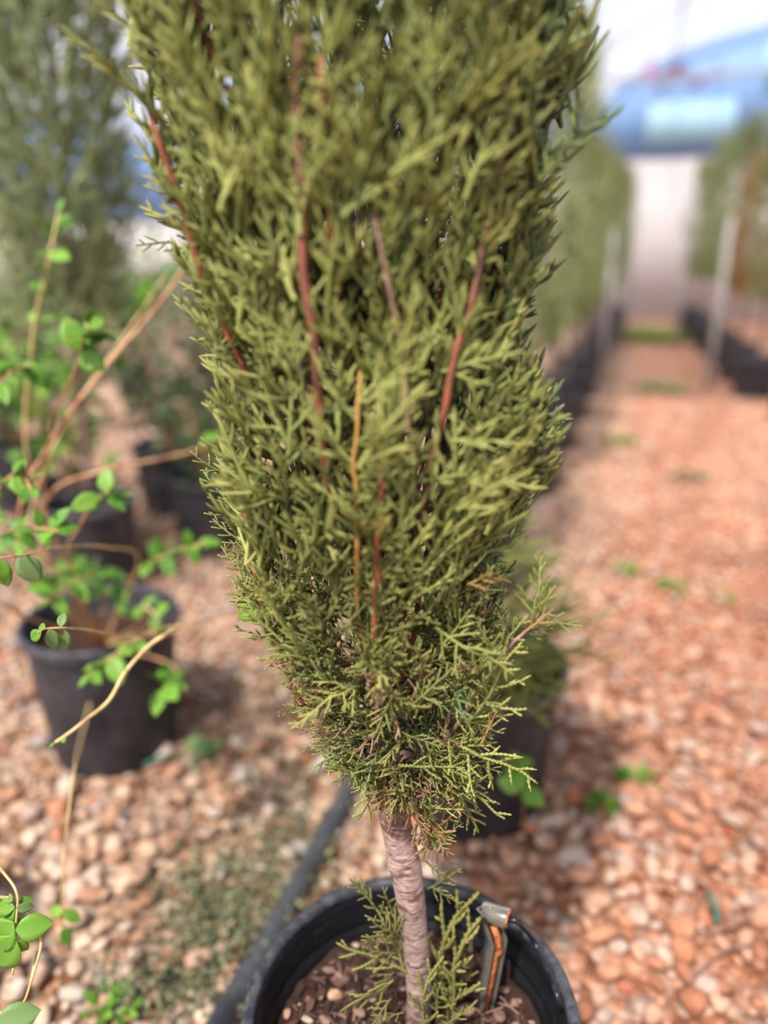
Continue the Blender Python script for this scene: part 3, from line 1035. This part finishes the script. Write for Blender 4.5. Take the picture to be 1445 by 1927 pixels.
tie(H(1003, 440, Fax(440) + .04), .006, ZUP, 'small green plant tie in upper right foliage edge of the front cypress')
tie(H(1000, 515, Fax(515) + .03), .006, ZUP, 'green plant tie lower on right edge of the front cypress foliage')

# ------------------------------------------------------------------ dripper stake and tube
sb = G(908, 1915, SOILZ - .012)
Fs = float((sb - CAM) @ HEAD)
root = empty('dripper_stake', sb, 'clear angled plastic dripper stake with orange dirt, stuck in the front pot soil', 'irrigation stake')
M = Mat('clear_stake_plastic', .22, .6); n = M.noise(60, 4, .6, M.pos())
M.color(M.mix(n, srgb(84, 78, 74), srgb(150, 142, 132))); M.b.inputs['Transmission Weight'].default_value = .35; m_clear = M.m
M = Mat('orange_clay', .8, .2); n = M.noise(90, 4, .6, M.pos())
M.color(M.ramp(n, [(.35, srgb(96, 60, 44)), (.5, srgb(176, 104, 60)), (.7, srgb(206, 132, 84))])); m_clay = M.m
kb = H(934, 1765, Fs); kt = H(915, 1712, Fs - .004)


def channel(path, w, dpt, th, side, nrm):
    """C-shaped extrusion: open towards the lens"""
    prof = np.array([(-w, -dpt), (-w + th, -dpt), (-w + th, dpt - th), (w - th, dpt - th), (w - th, -dpt), (w, -dpt), (w, dpt), (-w, dpt)])
    V = []
    for p_, sc in path:
        for a_, b2 in prof: V.append(np.asarray(p_) + side * a_ * sc + nrm * b2 * sc)
    k = len(prof); m = len(path)
    F = [[i * k + j, i * k + (j + 1) % k, (i + 1) * k + (j + 1) % k, (i + 1) * k + j] for i in range(m - 1) for j in range(k)]
    F += [[0, 1, 2, 7], [7, 2, 3, 6], [3, 4, 5, 6]]
    o_ = (m - 1) * k
    F += [[o_ + 7, o_ + 2, o_ + 1, o_ + 0], [o_ + 6, o_ + 3, o_ + 2, o_ + 7], [o_ + 6, o_ + 5, o_ + 4, o_ + 3]]
    return np.array(V), np.array(F)


sd = unit(RIGHT * .86 + HEAD * .5); nm = unit(HEAD * .86 - RIGHT * .5)
path = [(sb - ZUP * .02, .25), (sb, .85), (sb + (kb - sb) * .5, 1.0), (kb, 1.05), (kb * .45 + kt * .55, .95), (kt, .9)]
v, f = channel(path, .0102, .0080, .0018, sd, nm)
tag(mesh_obj('shaft', v, f, m_clear, root, smooth=False), 'scratched clear channel shaft')
rib = [(sb - nm * .002, .5), (sb + (kb - sb) * .5 - nm * .003, 1), (kb - nm * .003, 1.0), (kb * .5 + kt * .5 - nm * .004, .8)]
v, f = tube([r_[0] for r_ in rib], [.0032 * r_[1] + .0018 for r_ in rib], 4)
v2, f2 = tube([kb - nm * .004 - ZUP * .03, kb - nm * .006 - ZUP * .014, kb - nm * .004 + ZUP * .002], [.001, .0055, .001], 4)
tag(mesh_obj('inner_rib', np.vstack([v, v2]), np.vstack([f, f2 + len(v)]), m_clay, root, smooth=False), 'rusty orange inner rib')
h0 = H(907, 1712, Fs + .006); h1 = H(956, 1729, Fs - .010)
hd = unit(h1 - h0)
# head: a half pipe open below
hs_, hn = unit(np.cross(hd, ZUP)), ZUP
th = np.linspace(-1.2, pi + 1.0, 11)
V = []
for t, sc in ((0, .8), (.12, 1.0), (.5, 1.02), (.96, 1.05), (1, 1.0)):
    c = h0 + (h1 - h0) * t
    for a in th: V.append(c + (hs_ * cos(a) + hn * sin(a)) * .0112 * sc)
    for a in th[::-1]: V.append(c + (hs_ * cos(a) + hn * sin(a)) * .0092 * sc)
k = 22
F = [[i * k + j, i * k + (j + 1) % k, (i + 1) * k + (j + 1) % k, (i + 1) * k + j] for i in range(4) for j in range(k)]
for base in (0, 4 * k):
    F += [[base + j, base + j + 1, base + k - 2 - j, base + k - 1 - j] for j in range(10)]
V = np.array(V)
mesh_obj('head', V, np.array(F), m_clear, root, smooth=False)
v, f = tube([h1 + hd * .0004 + (hs_ * cos(a) + hn * sin(a)) * .0088 for a in th], .0013, 6)
tag(mesh_obj('head_edge', v, f, m_clay, root), 'dirty orange lip of the head')
def on_pot_wall(x, y, gap=.0075):
    """far point of the sight line on the inside of the front pot"""
    best = None
    for Ft in np.linspace(.35, .85, 1500):
        p = H(x, y, Ft)
        rin = np.interp(p[2], [.02, RIMZ - .07, RIMZ - .06, RIMZ], [.148, .163, .169, .174]) - gap
        if hypot(p[0] - POT_C[0], p[1] - POT_C[1]) < rin and p[2] > .2: best = p
    return best if best is not None else H(x, y, Fs)


tubepts = smooth_path([h0 + (h1 - h0) * .3, h1, H(978, 1737, Fs - .012), on_pot_wall(1003, 1768), on_pot_wall(1031, 1826), on_pot_wall(1052, 1885), on_pot_wall(1062, 1930), on_pot_wall(1064, 2010), on_pot_wall(1050, 2080)], 60)
v, f = tube(tubepts, .0036, 14)
tag(mesh_obj('drip_tube', v, f, m_tube), 'thin black drip tube curving from stake head along pot inside', 'irrigation tube')

# litter on the soil
cen = POT_C
lit = Bag()
for i in range(1300):
    a = random.uniform(0, 2 * pi); rr = .152 * math.sqrt(random.random())
    x, y = cen[0] + rr * cos(a), cen[1] + rr * sin(a)
    if hypot(x - TB[0], y - TB[1]) < .018: continue
    z = SOILZ + .008 * (rr / .155) ** 3 + random.uniform(0, .006)
    if random.random() < .72:
        V, F = ROCKS_C[random.randrange(10)]
        s = random.choice([.003, .004, .006, .008, .012])
        Rm = rand_rot(1, .5)[0]
        W = (V * [1, .65, .28]) @ Rm.T * s + [x, y, z]
        lit.add(W, np.hstack([F, F[:, :1]])[:, :4] if F.shape[1] == 3 else F)
    else:
        ln = random.uniform(.008, .03); b = random.uniform(0, 2 * pi); el_ = random.uniform(0, .5)
        p0 = np.array([x, y, z]); d = np.array([cos(b) * cos(el_), sin(b) * cos(el_), sin(el_)])
        v, f = tube([p0, p0 + d * ln * .5 + [0, 0, random.uniform(-.001, .004)], p0 + d * ln], random.uniform(.0004, .0012), 4, caps=False)
        lit.add(v, f)
# triangles were padded to quads; rebuild as polygons
Vl = np.concatenate(lit.v); Fl = np.concatenate(lit.f)
Fl = [tuple(dict.fromkeys(int(a) for a in q_)) for q_ in Fl]
o = mesh_obj('bark_mulch', Vl, Fl, m_mulch, smooth=False)
tag(o, 'crumbs of brown bark and dry twigs covering the front pot soil', 'mulch', kind='stuff')
M = Mat('soil_stone', .7, .3); n = M.noise(60, 4, .6, M.pos()); M.color(M.ramp(n, [(.35, srgb(140, 100, 80)), (.6, srgb(190, 150, 126))])); m_ss = M.m
M = Mat('dark_chip', .7, .3); n = M.noise(60, 4, .6, M.pos()); M.color(M.ramp(n, [(.35, srgb(84, 58, 50)), (.6, srgb(128, 98, 90))])); m_dc = M.m
for (x, y, s, mt, nm_, lb, ct) in [(632, 1872, .011, m_ss, 'pebble', 'tan pebble on the soil at left, under the long sprig', 'stone'),
                                (642, 1845, .015, m_dc, 'bark_chip', 'dark brown bark chip on the soil beside the tan pebble', 'bark chip'),
                                (876, 1903, .013, m_ss, 'pebble', 'pinkish tan pebble on soil just left of dripper stake', 'stone'),
                                (942, 1912, .012, m_dc, 'bark_chip', 'round brown bark chip on soil right of dripper stake', 'bark chip'),
                                (540, 1908, .008, m_ss, 'pebble', 'small orange-brown pebble at the left edge of pot soil', 'stone')]:
    p = G(x, y, SOILZ + .008)
    o = bpy.data.objects.new(nm_, ROCK_ME[random.randrange(10)].copy()); o.data.materials[0] = mt
    o.location = tuple(p); o.scale = (s, s, s); o.rotation_euler = (.2, .1, random.uniform(0, 6)); COL.objects.link(o); tag(o, lb, ct)


# ------------------------------------------------------------------ broad leaves and canes
def leaf_template(w=.30, n=7):
    """unit-length leaf along +Z, width in X, folded along the midrib"""
    V = []; F = []
    for i in range(n):
        t = i / (n - 1)
        hw = w * (sin(pi * t ** .85) ** .8) if 0 < t < 1 else .0
        bend = -.18 * t * t
        for s, lift in ((-1, .10), (-.5, .06), (0, 0), (.5, .06), (1, .10)):
            V.append([s * hw, bend + lift * hw / w * .6, t])
    for i in range(n - 1):
        for j in range(4):
            a = i * 5 + j
            F.append([a, a + 1, a + 6, a + 5])
    V = np.array(V)
    # give the blade a thickness
    V2 = V.copy(); V2[:, 1] -= .012
    m = len(V)
    F = np.array(F); F2 = F[:, ::-1] + m
    rimf = []
    for i in range(n - 1):
        rimf += [[i * 5, i * 5 + 5, m + i * 5 + 5, m + i * 5], [i * 5 + 4, m + i * 5 + 4, m + i * 5 + 9, i * 5 + 9]]
    return np.vstack([V, V2]), np.vstack([F, F2, np.array(rimf)])


LEAF = leaf_template(.27)
LEAFR = leaf_template(.36)


def add_leaf(B, p, d, nrm, L, T=None):
    V, F = T or LEAF
    B.add((V * L) @ basis(d, nrm).T + p, F)


def shrub(name, base, label, canes, leafmat, group=None, cat='shrub'):
    root = empty(name, base, label, cat, group)
    for cpts, r0, r1, mat, lf0, pairs, ll in canes:
        path = smooth_path(cpts, max(14, len(cpts) * 7))
        v, f = tube(path, np.linspace(r0, r1, len(path)), 8)
        c = mesh_obj('cane', v, f, mat, root)
        B = Bag()
        for k in range(pairs):
            t = lf0 + (1 - lf0) * (k + .5) / pairs
            i = int(t * (len(path) - 1)); i = max(1, min(len(path) - 1, i))
            tang = unit(path[i] - path[i - 1])
            side = unit(np.cross(tang, rng.normal(0, 1, 3)))
            for s in (-1, 1):
                dd = unit(side * s * .9 + tang * .45 - ZUP * .15 + rng.normal(0, .25, 3))
                add_leaf(B, path[i], dd, ZUP * .9 - FWD * .5 + rng.normal(0, .4, 3), ll * random.uniform(.65, 1.15), random.choice([LEAF, LEAFR]))
        tang = unit(path[-1] - path[-2])
        if pairs:
            add_leaf(B, path[-1], tang, ZUP, ll * .6)
            fo = B.build('foliage', leafmat, root)
            fo.parent = c
    return root


LB = np.array([POTS['left'][0], POTS['left'][1], .27])
b0 = LB
ls = [
    ([b0, P(60, 1090, 1.45), P(38, 960, 1.3), P(100, 825, 1.25), P(200, 690, 1.28), P(300, 570, 1.35), P(370, 470, 1.45)], .005, .003, m_cane, .95, 2, .035),
    ([b0, P(70, 1070, 1.55), P(60, 960, 1.45), P(120, 800, 1.4), P(230, 640, 1.45), P(310, 520, 1.5)], .004, .002, m_cane2, .9, 2, .04),
    ([b0, P(80, 1020, 1.55), P(100, 925, 1.45), P(200, 885, 1.42), P(340, 855, 1.5), P(420, 830, 1.55)], .0042, .003, m_cane, .9, 3, .04),
    ([b0, P(130, 1060, 1.4), P(150, 990, 1.2), P(185, 940, 1.12), P(205, 925, 1.1)], .003, .0018, m_cane, .78, 3, .05),
    ([b0, P(90, 980, 1.5), P(100, 800, 1.25), P(140, 700, 1.15), P(165, 610, 1.1)], .003, .0018, m_cane, .85, 4, .048),
    ([b0, P(60, 900, 1.5), P(60, 650, 1.4), P(90, 500, 1.35), P(110, 400, 1.35)], .003, .002, m_cane2, .55, 6, .05),
    ([b0, P(-30, 1000, 1.3), P(-40, 800, 1.2), P(20, 700, 1.15), P(60, 690, 1.1)], .003, .0018, m_cane, .45, 8, .045),
    ([b0, P(-20, 1120, 1.3), P(-20, 960, 1.1), P(30, 890, 1.05), P(60, 920, 1.0)], .003, .0018, m_cane, .4, 6, .04),
    ([b0, P(60, 1080, 1.5), P(10, 1010, 1.2), P(70, 995, 1.05), P(110, 1000, 1.0)], .003, .0018, m_cane, .4, 8, .04),
    ([b0, P(190, 1100, 1.7), P(150, 1060, 1.55), P(110, 1080, 1.45), P(70, 1090, 1.35)], .003, .0018, m_cane, .2, 12, .042),
    ([b0, P(230, 1130, 1.6), P(200, 1080, 1.5), P(150, 1090, 1.4), P(90, 1130, 1.3)], .003, .0018, m_cane, .2, 10, .042),
    ([b0, P(240, 1100, 1.6), P(280, 1060, 1.45), P(330, 1040, 1.35), P(385, 1020, 1.3)], .003, .0018, m_cane, .5, 7, .045),
    ([b0, P(270, 1170, 1.6), P(268, 1140, 1.5), P(300, 1165, 1.4), P(300, 1180, 1.35)], .003, .002, m_cane2, .4, 3, .035),
    ([b0, P(290, 1180, 1.5), P(240, 1215, 1.25), P(200, 1245, 1.2), P(170, 1270, 1.18)], .003, .0015, m_cane, .45, 6, .042),
    ([b0, P(320, 1250, 1.5), P(325, 1310, 1.35), P(312, 1300, 1.3), P(310, 1285, 1.28)], .003, .0015, m_cane, .85, 3, .055),
    ([b0, P(330, 1180, 1.3), P(316, 1192, 1.02), P(282, 1214, .98), P(238, 1262, .96), P(205, 1318, .94), P(165, 1352, .92), P(132, 1378, .91), P(104, 1397, .90)], .0035, .0018, m_cane2, .9, 1, .014),
    ([b0, P(300, 1195, 1.4), P(230, 1196, 1.1), P(170, 1186, .92), P(128, 1182, .82), P(88, 1183, .8), P(72, 1190, .79)], .0025, .0009, m_cane2, 1.0, 0, .02),
    ([b0, P(260, 1060, 1.5), P(200, 1030, 1.2), P(110, 1030, 1.0), P(60, 1042, .88), P(20, 1048, .82), P(-40, 1052, .8)], .0025, .001, m_cane2, 1.0, 0, .02),
    ([b0, P(420, 1160, 1.3), P(445, 1165, .95), P(462, 1160, .86)], .002, .001, m_cane, 1.0, 0, .02),
    ([b0, P(150, 1400, 1.5), P(140, 1450, 1.1), P(120, 1620, 1.05), P(118, 1760, 1.1)], .002, .0015, m_cane2, .9, 2, .03),
]
sh = shrub('leafy_shrub', LB, 'bright green leafy shrub with long arching reddish canes in the left pot', ls, m_leaf)
# the sharp leaves, one by one
def single_leaves(lst, root, nrm):
    for (x0, y0, x1, y1, d, pale, T) in lst:
        a = P(x0, y0, d); b = P(x1, y1, d + .01)
        B = Bag(); add_leaf(B, a, b - a, nrm, np.linalg.norm(b - a), T)
        o = B.build('leaf', m_leaf2 if pale else m_leaf, root)
        if pale: tag(o, 'dull grey-green leaf')


single_leaves([(93, 1183, 105, 1226, .80, 1, LEAF), (119, 1183, 118, 1232, .81, 1, LEAF), (114, 1180, 120, 1150, .81, 1, LEAF), (78, 1188, 52, 1206, .79, 0, LEAF), (85, 1183, 70, 1176, .8, 0, LEAF),
               (37, 1045, 75, 1097, .86, 1, LEAFR), (-3, 1050, 14, 1108, .82, 0, LEAF), (40, 1045, 30, 1030, .86, 0, LEAF), (484, 1140, 443, 1165, .82, 0, LEAFR), (470, 1160, 500, 1172, .84, 1, LEAF)], sh, -FWD + RIGHT * .3 + ZUP * .3)

OB = np.array([POTS['offleft'][0], POTS['offleft'][1], .2])
ns = shrub('leafy_twig_plant', OB, 'near green leafy twigs entering at the lower left edge', [
    ([OB, P(-120, 1600, .8), P(-40, 1590, .76), P(5, 1640, .75), P(32, 1682, .75), P(30, 1740, .75), P(24, 1835, .75)], .002, .0011, m_cane2, 1, 0, .02),
    ([OB, P(-100, 1700, .78), P(20, 1690, .76), P(52, 1714, .76), P(77, 1770, .75), P(62, 1835, .74), P(42, 1900, .73)], .0019, .0013, m_cane2, 1, 0, .02),
    ([OB, P(-80, 1880, .75), P(0, 1905, .72), P(45, 1885, .73), P(70, 1790, .77)], .0018, .001, m_cane2, 1, 0, .02)], m_leaf)
single_leaves([(30, 1705, 64, 1692, .75, 0, LEAFR), (30, 1708, 66, 1708, .745, 1, LEAF), (28, 1750, 100, 1738, .74, 0, LEAFR), (28, 1712, -8, 1732, .75, 0, LEAFR), (28, 1708, -20, 1705, .75, 0, LEAF),
                                 (26, 1735, -30, 1790, .74, 0, LEAFR), (26, 1760, -14, 1832, .74, 0, LEAFR), (28, 1770, 55, 1792, .74, 0, LEAF), (25, 1775, 24, 1805, .74, 0, LEAF), (24, 1695, 10, 1685, .75, 1, LEAF),
                                 (-10, 1927, 75, 1905, .70, 1, LEAFR), (30, 1725, 45, 1740, .75, 0, LEAF)], ns, -FWD + RIGHT * .2 + ZUP * .4)


# ------------------------------------------------------------------ foliage over the pots behind
def bushy(name, c, z0, z1, r0, r1, n, T, mat, label, cat='shrub', seed=1, group=None, trunk=None, out=.6, sc=1.0, stem_mat=m_dark_trunk, lean=(0, 0)):
    r = random.Random(seed)
    root = empty(name, (c[0], c[1], z0 - .08 if trunk else z0), label, cat, group)
    top = np.array([c[0] + lean[0], c[1] + lean[1], z1])
    bot = np.array([c[0], c[1], trunk if trunk else z0])
    v, f = tube(smooth_path([bot, bot * .5 + top * .5 + [.01, .01, 0], top - [0, 0, (z1 - z0) * .1]], 14), np.linspace(.016 if trunk else .006, .005, 14), 10)
    mesh_obj('trunk', v, f, stem_mat, root)
    B = Bag()
    for k in range(n):
        t = r.random()
        z = z0 + (z1 - z0) * t
        R = (r0 + (r1 - r0) * min(1, t * 2.2)) * (1 - max(0, t - .55) ** 1.3 * 1.6) * (1 + .25 * noise.noise(Vector((seed, z * 5, 0))))
        a = r.uniform(0, 2 * pi); rr = R * math.sqrt(r.uniform(.1, 1))
        p = bot + (top - bot) * ((z - bot[2]) / (top[2] - bot[2])) + np.array([cos(a), sin(a), 0]) * rr
        d = unit(np.array([cos(a) * out, sin(a) * out, 1.0]) + rng.normal(0, .25, 3))
        put(B, T[r.randrange(len(T))], p - d * .05, d, rng.normal(0, 1, 3), sc * r.uniform(.7, 1.2), np.clip(r.gauss(.5, .25), 0, 1))
    B.build('foliage', mat, root)
    return root


c = POTS['behind']
bushy('juniper_bush', c, .27, .58, .15, .24, 190, COARSE, m_fol, 'spreading yellow-green juniper in the pot right behind the cypress', seed=3, out=1.5, sc=1.35)
c = POTS['behind2']
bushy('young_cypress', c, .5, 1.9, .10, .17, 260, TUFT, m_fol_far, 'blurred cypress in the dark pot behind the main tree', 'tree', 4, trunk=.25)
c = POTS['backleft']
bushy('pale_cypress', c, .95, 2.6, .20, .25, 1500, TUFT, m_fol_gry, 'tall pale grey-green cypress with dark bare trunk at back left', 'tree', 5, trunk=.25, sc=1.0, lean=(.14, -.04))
# low leafy growth right behind pot, in front of it
shrub('leafy_seedling', G(970, 1540), 'small bright green leafy seedling in front of the pot behind', [([G(985, 1560), P(985, 1490, 1.36), P(975, 1450, 1.34), P(968, 1430, 1.33)], .0015, .001, m_cane, .3, 4, .045)], m_leaf)

def leafy_bush(name, c, z0, R, hgt, n, mat, label, ll=.05, seed=1):
    r = random.Random(seed)
    root = empty(name, (c[0], c[1], z0), label, 'shrub')
    for k in range(9):
        a = k * 2.4; rr = R * r.uniform(.5, 1)
        base = np.array([c[0], c[1], z0]); tip = base + [cos(a) * rr, sin(a) * rr, hgt * r.uniform(.6, 1.1)]
        path = smooth_path([base, (base * .5 + tip * .5) + [0, 0, hgt * .12], tip], 14)
        v, f = tube(path, np.linspace(.005, .002, 14), 6)
        cn = mesh_obj('cane', v, f, m_cane, root)
        B = Bag()
        for q_ in range(n // 9):
            p = path[r.randrange(3, 14)] + rng.normal(0, 1, 3) * R * .16
            add_leaf(B, p, rng.normal(0, 1, 3) + [0, 0, .3], ZUP - FWD * .4 + rng.normal(0, .5, 3), ll * r.uniform(.6, 1.2), LEAFR)
        B.build('foliage', mat, root).parent = cn
    return root


BUSH = [(120, 820, .5, .30, .55, 360, m_leaf, 'bright leafy bush just behind the left shrub and pale cypress', .055), (20, 780, .45, .34, .5, 380, m_leaf2, 'yellowish leafy bush at the left frame edge behind the shrub', .06),
        (310, 800, .4, .30, .5, 340, m_cover, 'dull olive bush between the pale cypress and the big cypress', .06), (390, 900, .3, .22, .35, 240, m_leaf2, 'low grey-green bush showing just left of the big cypress', .05),
        (60, 640, .4, .5, .7, 420, m_leaf2, 'far grey-green bush at left behind all the pots', .09), (250, 660, .4, .5, .7, 420, m_leaf, 'far bright green bush behind the pale cypress', .09), (400, 700, .35, .4, .6, 360, m_cover, 'far olive bush half hidden by the big cypress', .08)]
for k, (px, py, z0, R_, hg, n, mt, lb, ll) in enumerate(BUSH):
    c = G(px, py, z0) * [1, 1, 0]
    leafy_bush('leafy_bush', c, .25, R_, hg + z0 - .25, n, mt, lb, ll, 50 + k)
    nursery_pot('nursery_pot', c, .16, .32, 'black pot under the ' + lb, PG, False, mats=(m_pot2, m_rim))

# ------------------------------------------------------------------ rows of nursery trees, shared meshes
protos = {}


def copy_tree(src, loc, label, rz, sc=1.0):
    r = src.copy(); COL.objects.link(r)
    r.location = tuple(loc); r.rotation_euler = (0, 0, rz); r.scale = (sc, sc, sc); r['label'] = label
    for ch in list(src.children):
        k = ch.copy(); COL.objects.link(k); k.parent = r
        for g in ch.children:
            m_ = g.copy(); COL.objects.link(m_); m_.parent = k
    return r


GT = 'columnar trees in the far nursery rows'
GP = 'dark pots of the far nursery rows'
first = None
row = []
for i, y in enumerate([3.6, 4.5, 5.4, 6.3, 7.2, 8.2, 9.2, 10.2, 11.2, 12.2]):
    row.append((-.44 + .012 * i, y, 'left', i))
for i, y in enumerate([5.75, 6.7, 7.6, 8.6, 9.6, 10.6, 11.6, 12.6]):
    row.append((1.14 if i == 0 else 1.0 - .035 * i, y, 'right', i))
for i, (x, y) in enumerate([(-3.5, 3.3), (-4.6, 3.6), (-2.6, 4.7), (-3.9, 6.4), (-6.2, 5.4), (-3.0, 7.4), (-1.7, 4.0), (-1.7, 5.2), (-1.9, 6.6), (2.3, 9.0), (2.4, 11.0), (-7.2, 6.2), (-9, 8.2)]):
    row.append((x, y, 'other', i))
ordw = ['nearest', 'second', 'third', 'fourth', 'fifth', 'sixth', 'seventh', 'eighth', 'ninth', 'farthest']
kinds = {}
pp = None
mats3 = [m_fol_far, m_fol_gry, m_fol_org]
for (x, y, side, i) in row:
    kd = 2 if (side == 'right' and i == 2) else (0 if side != 'other' else 1)
    var = (i % 2) + 2 * kd
    if side == 'left':
        lab = '%s blurred green column tree of the row left of the orange aisle' % ordw[i]
    elif side == 'right':
        lab = ('orange-brown withered tree in the row right of the aisle' if kd == 2 else '%s blurred green tree of the row right of the orange aisle' % (ordw[i] if i < 7 else 'farthest'))
    else:
        lab = 'blurred pale green nursery tree standing far back behind the rows'
    if var not in kinds:
        z1 = 2.15 if kd != 2 else 1.9
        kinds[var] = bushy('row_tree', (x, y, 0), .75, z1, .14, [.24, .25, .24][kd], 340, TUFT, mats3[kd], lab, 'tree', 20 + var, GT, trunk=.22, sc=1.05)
        kinds[var].rotation_euler = (0, 0, 0)
    else:
        s_ = random.uniform(.9, 1.0)
        if side == 'left': s_ = .82 + .03 * i * .8
        if side == 'right': s_ = random.uniform(1.05, 1.15)
        if side == 'other': s_ = random.uniform(.62, .8)
        src = kinds[var]
        copy_tree(src, (x, y, src.location[2] if s_ > 5 else .67 * s_), lab, random.uniform(0, 6.28), s_)
    plab = {'left': 'dark pot of the %s tree in the row left of the aisle' % ordw[i % 10], 'right': 'dark pot of the %s tree in the row right of the aisle' % ordw[i % 10],
            'other': 'dark pot standing far back behind the rows'}[side]
    if pp is None:
        pp = nursery_pot('nursery_pot', np.array([x, y, 0.0]), .185, .34, plab, GP, False, mats=(m_pot2, m_rim))
    else:
        copy_tree(pp, (x, y, 0), plab, random.uniform(0, 6))

# pale stakes beside the rows
for (x, y, h, lab) in [(-.25, 7.1, 1.32, 'pale upright stake at the left edge of the aisle'), (.66, 7.1, 1.42, 'pale upright stake at the right edge of the aisle'), (.50, 10.1, 1.9, 'second taller pale stake behind in the right tree row'),
                       (-.12, 9.9, 1.9, 'taller pale stake far along the left tree row')]:
    v, f = tube([[x, y, -.02], [x + .005, y, h * .5], [x, y, h]], [.028, .028, .027], 12)
    tag(mesh_obj('tree_stake', v, f, m_stake), lab, 'stake')

# magenta blossoms in front of the blue end wall
for (px, py, lab) in [(1262, 145, 'magenta blossom cluster left one before the blue end wall'), (1338, 143, 'magenta blossom cluster right one before the blue end wall')]:
    c = P(px, py, 12.0)
    root = empty('flowering_branch', (c[0], c[1], 3.0), lab, 'flower')
    base = np.array([c[0] + .1, YE - .6, 3.6])
    v, f = tube(smooth_path([base, (base + c) / 2 + [0, 0, .2], c], 10), [.012] * 10, 6)
    mesh_obj('stem', v, f, m_brown, root)
    B = Bag()
    for k in range(260):
        p = c + rng.normal(0, 1, 3) * [.24, .12, .10]
        add_leaf(B, p, rng.normal(0, 1, 3), rng.normal(0, 1, 3), .15, LEAFR)
    B.build('blossom', m_mag, root)

# ------------------------------------------------------------------ irrigation pipes on the gravel
pipe_pts = [G(395, 1960, .022), G(470, 1830, .024), G(590, 1615, .022), G(632, 1535, .022), G(700, 1400, .022), G(760, 1260, .022)]
v, f = tube(smooth_path(pipe_pts, 40), .021, 16)
tag(mesh_obj('supply_pipe', v, f, m_pipe), 'thick dark grey supply pipe on the gravel behind the front pot', 'irrigation pipe')
v, f = tube(smooth_path([G(175, 1945, .012), G(215, 1898, .02), G(260, 1868, .024), G(310, 1842, .02), G(365, 1818, .012), G(430, 1800, .008)], 30), .0055, 12)
tag(mesh_obj('drip_tube', v, f, m_tube), 'short black drip tube lying on the pale gravel at lower left', 'irrigation tube')
for (pts, lab) in [([(1330, 1680), (1345, 1700), (1350, 1735)], 'green plastic tie lying on orange gravel at right'), ([(272, 1440), (295, 1428), (318, 1420)], 'teal plastic scrap on the gravel by the left pot')]:
    v, f = tube(smooth_path([G(x, y, .03) for x, y in pts], 10), .004, 6)
    tag(mesh_obj('plastic_tie', v, f, m_teal), lab, 'plastic scrap')
for (pts, r_, lab) in [([(1310, 1760), (1370, 1745), (1410, 1725), (1445, 1690)], .003, 'dry pale twig lying on the orange gravel at right'), ([(1290, 1850), (1360, 1790), (1440, 1770), (1500, 1740)], .0025, 'second thin dry twig on the orange gravel, nearer the corner')]:
    v, f = tube(smooth_path([G(x, y, .03) for x, y in pts], 14), np.linspace(r_, r_ * .5, 14), 6)
    tag(mesh_obj('dry_twig', v, f, m_brown), lab, 'twig')

# ------------------------------------------------------------------ weeds and ground cover
def weed(px, py, r, n, label, mat=m_leaf, ll=.025):
    c = G(px, py, .01)
    B = Bag()
    for k in range(n):
        a = random.uniform(0, 6.28); rr = r * .8 * math.sqrt(random.random())
        p = c + [cos(a) * rr, sin(a) * rr, random.uniform(0, .015)]
        add_leaf(B, p, unit([cos(a), sin(a), random.uniform(.3, 1.6)]), ZUP + rng.normal(0, .4, 3), ll * random.uniform(.6, 1.2))
    o = B.build('weed', mat)
    tag(o, label, 'weed', 'small green weeds in the gravel')


weed(1130, 1522, .035, 34, 'green weed in the aisle gravel nearest to the front pot')
weed(1195, 1475, .045, 44, 'loose yellow-green weed just behind the nearest aisle weed')
weed(1265, 1110, .06, 50, 'bright weed in the middle of the orange aisle')
weed(1175, 1078, .04, 34, 'small bright weed left of the mid-aisle weed', ll=.03)
weed(1360, 1130, .05, 24, 'faint weed at the right of the mid-aisle weeds')
weed(1168, 835, .10, 60, 'weed patch at the left aisle edge beside the dark pots', ll=.045)
weed(1300, 905, .10, 40, 'faint green weed patch far along the aisle centre', m_cover, .045)
weed(1240, 735, .25, 120, 'sparse green weeds across the aisle beyond the weed patches', m_leaf2, .06)
weed(190, 1905, .02, 16, 'small green weed beside the black drip tube at lower left', ll=.03)
weed(235, 1900, .02, 12, 'yellow-green weed right at the end of the drip tube', ll=.03)
weed(370, 1425, .05, 30, 'blurred weed on gravel right of the left pot', m_leaf2, .035)
weed(1220, 640, .5, 160, 'green grassy hump at the far end of the aisle', m_leaf, .16)
# creeping cover between the pots
B = Bag()
for k in range(3600):
    cx_, cy_, sx, sy = random.choice([(460, 1680, 90, 60), (400, 1740, 80, 60), (520, 1620, 70, 50), (330, 1880, 90, 35), (560, 1480, 80, 90), (470, 1330, 90, 90), (430, 1760, 60, 50)])
    x = random.gauss(cx_, sx); y = random.gauss(cy_, sy)
    p = G(x, y, 0)
    if not clear_of_pots(p[None], .17)[0] or y < 1150: continue
    p = p + [0, 0, random.uniform(.012, .045)]
    add_leaf(B, p, unit(rng.normal(0, 1, 3) + [0, 0, .8]), ZUP + rng.normal(0, .4, 3), random.uniform(.006, .014), LEAFR)
tag(B.build('creeping_ground_cover', m_cover), 'dull green creeping ground cover on the gravel left of the front pot', 'ground cover', kind='stuff')
print('objects', len(bpy.data.objects))
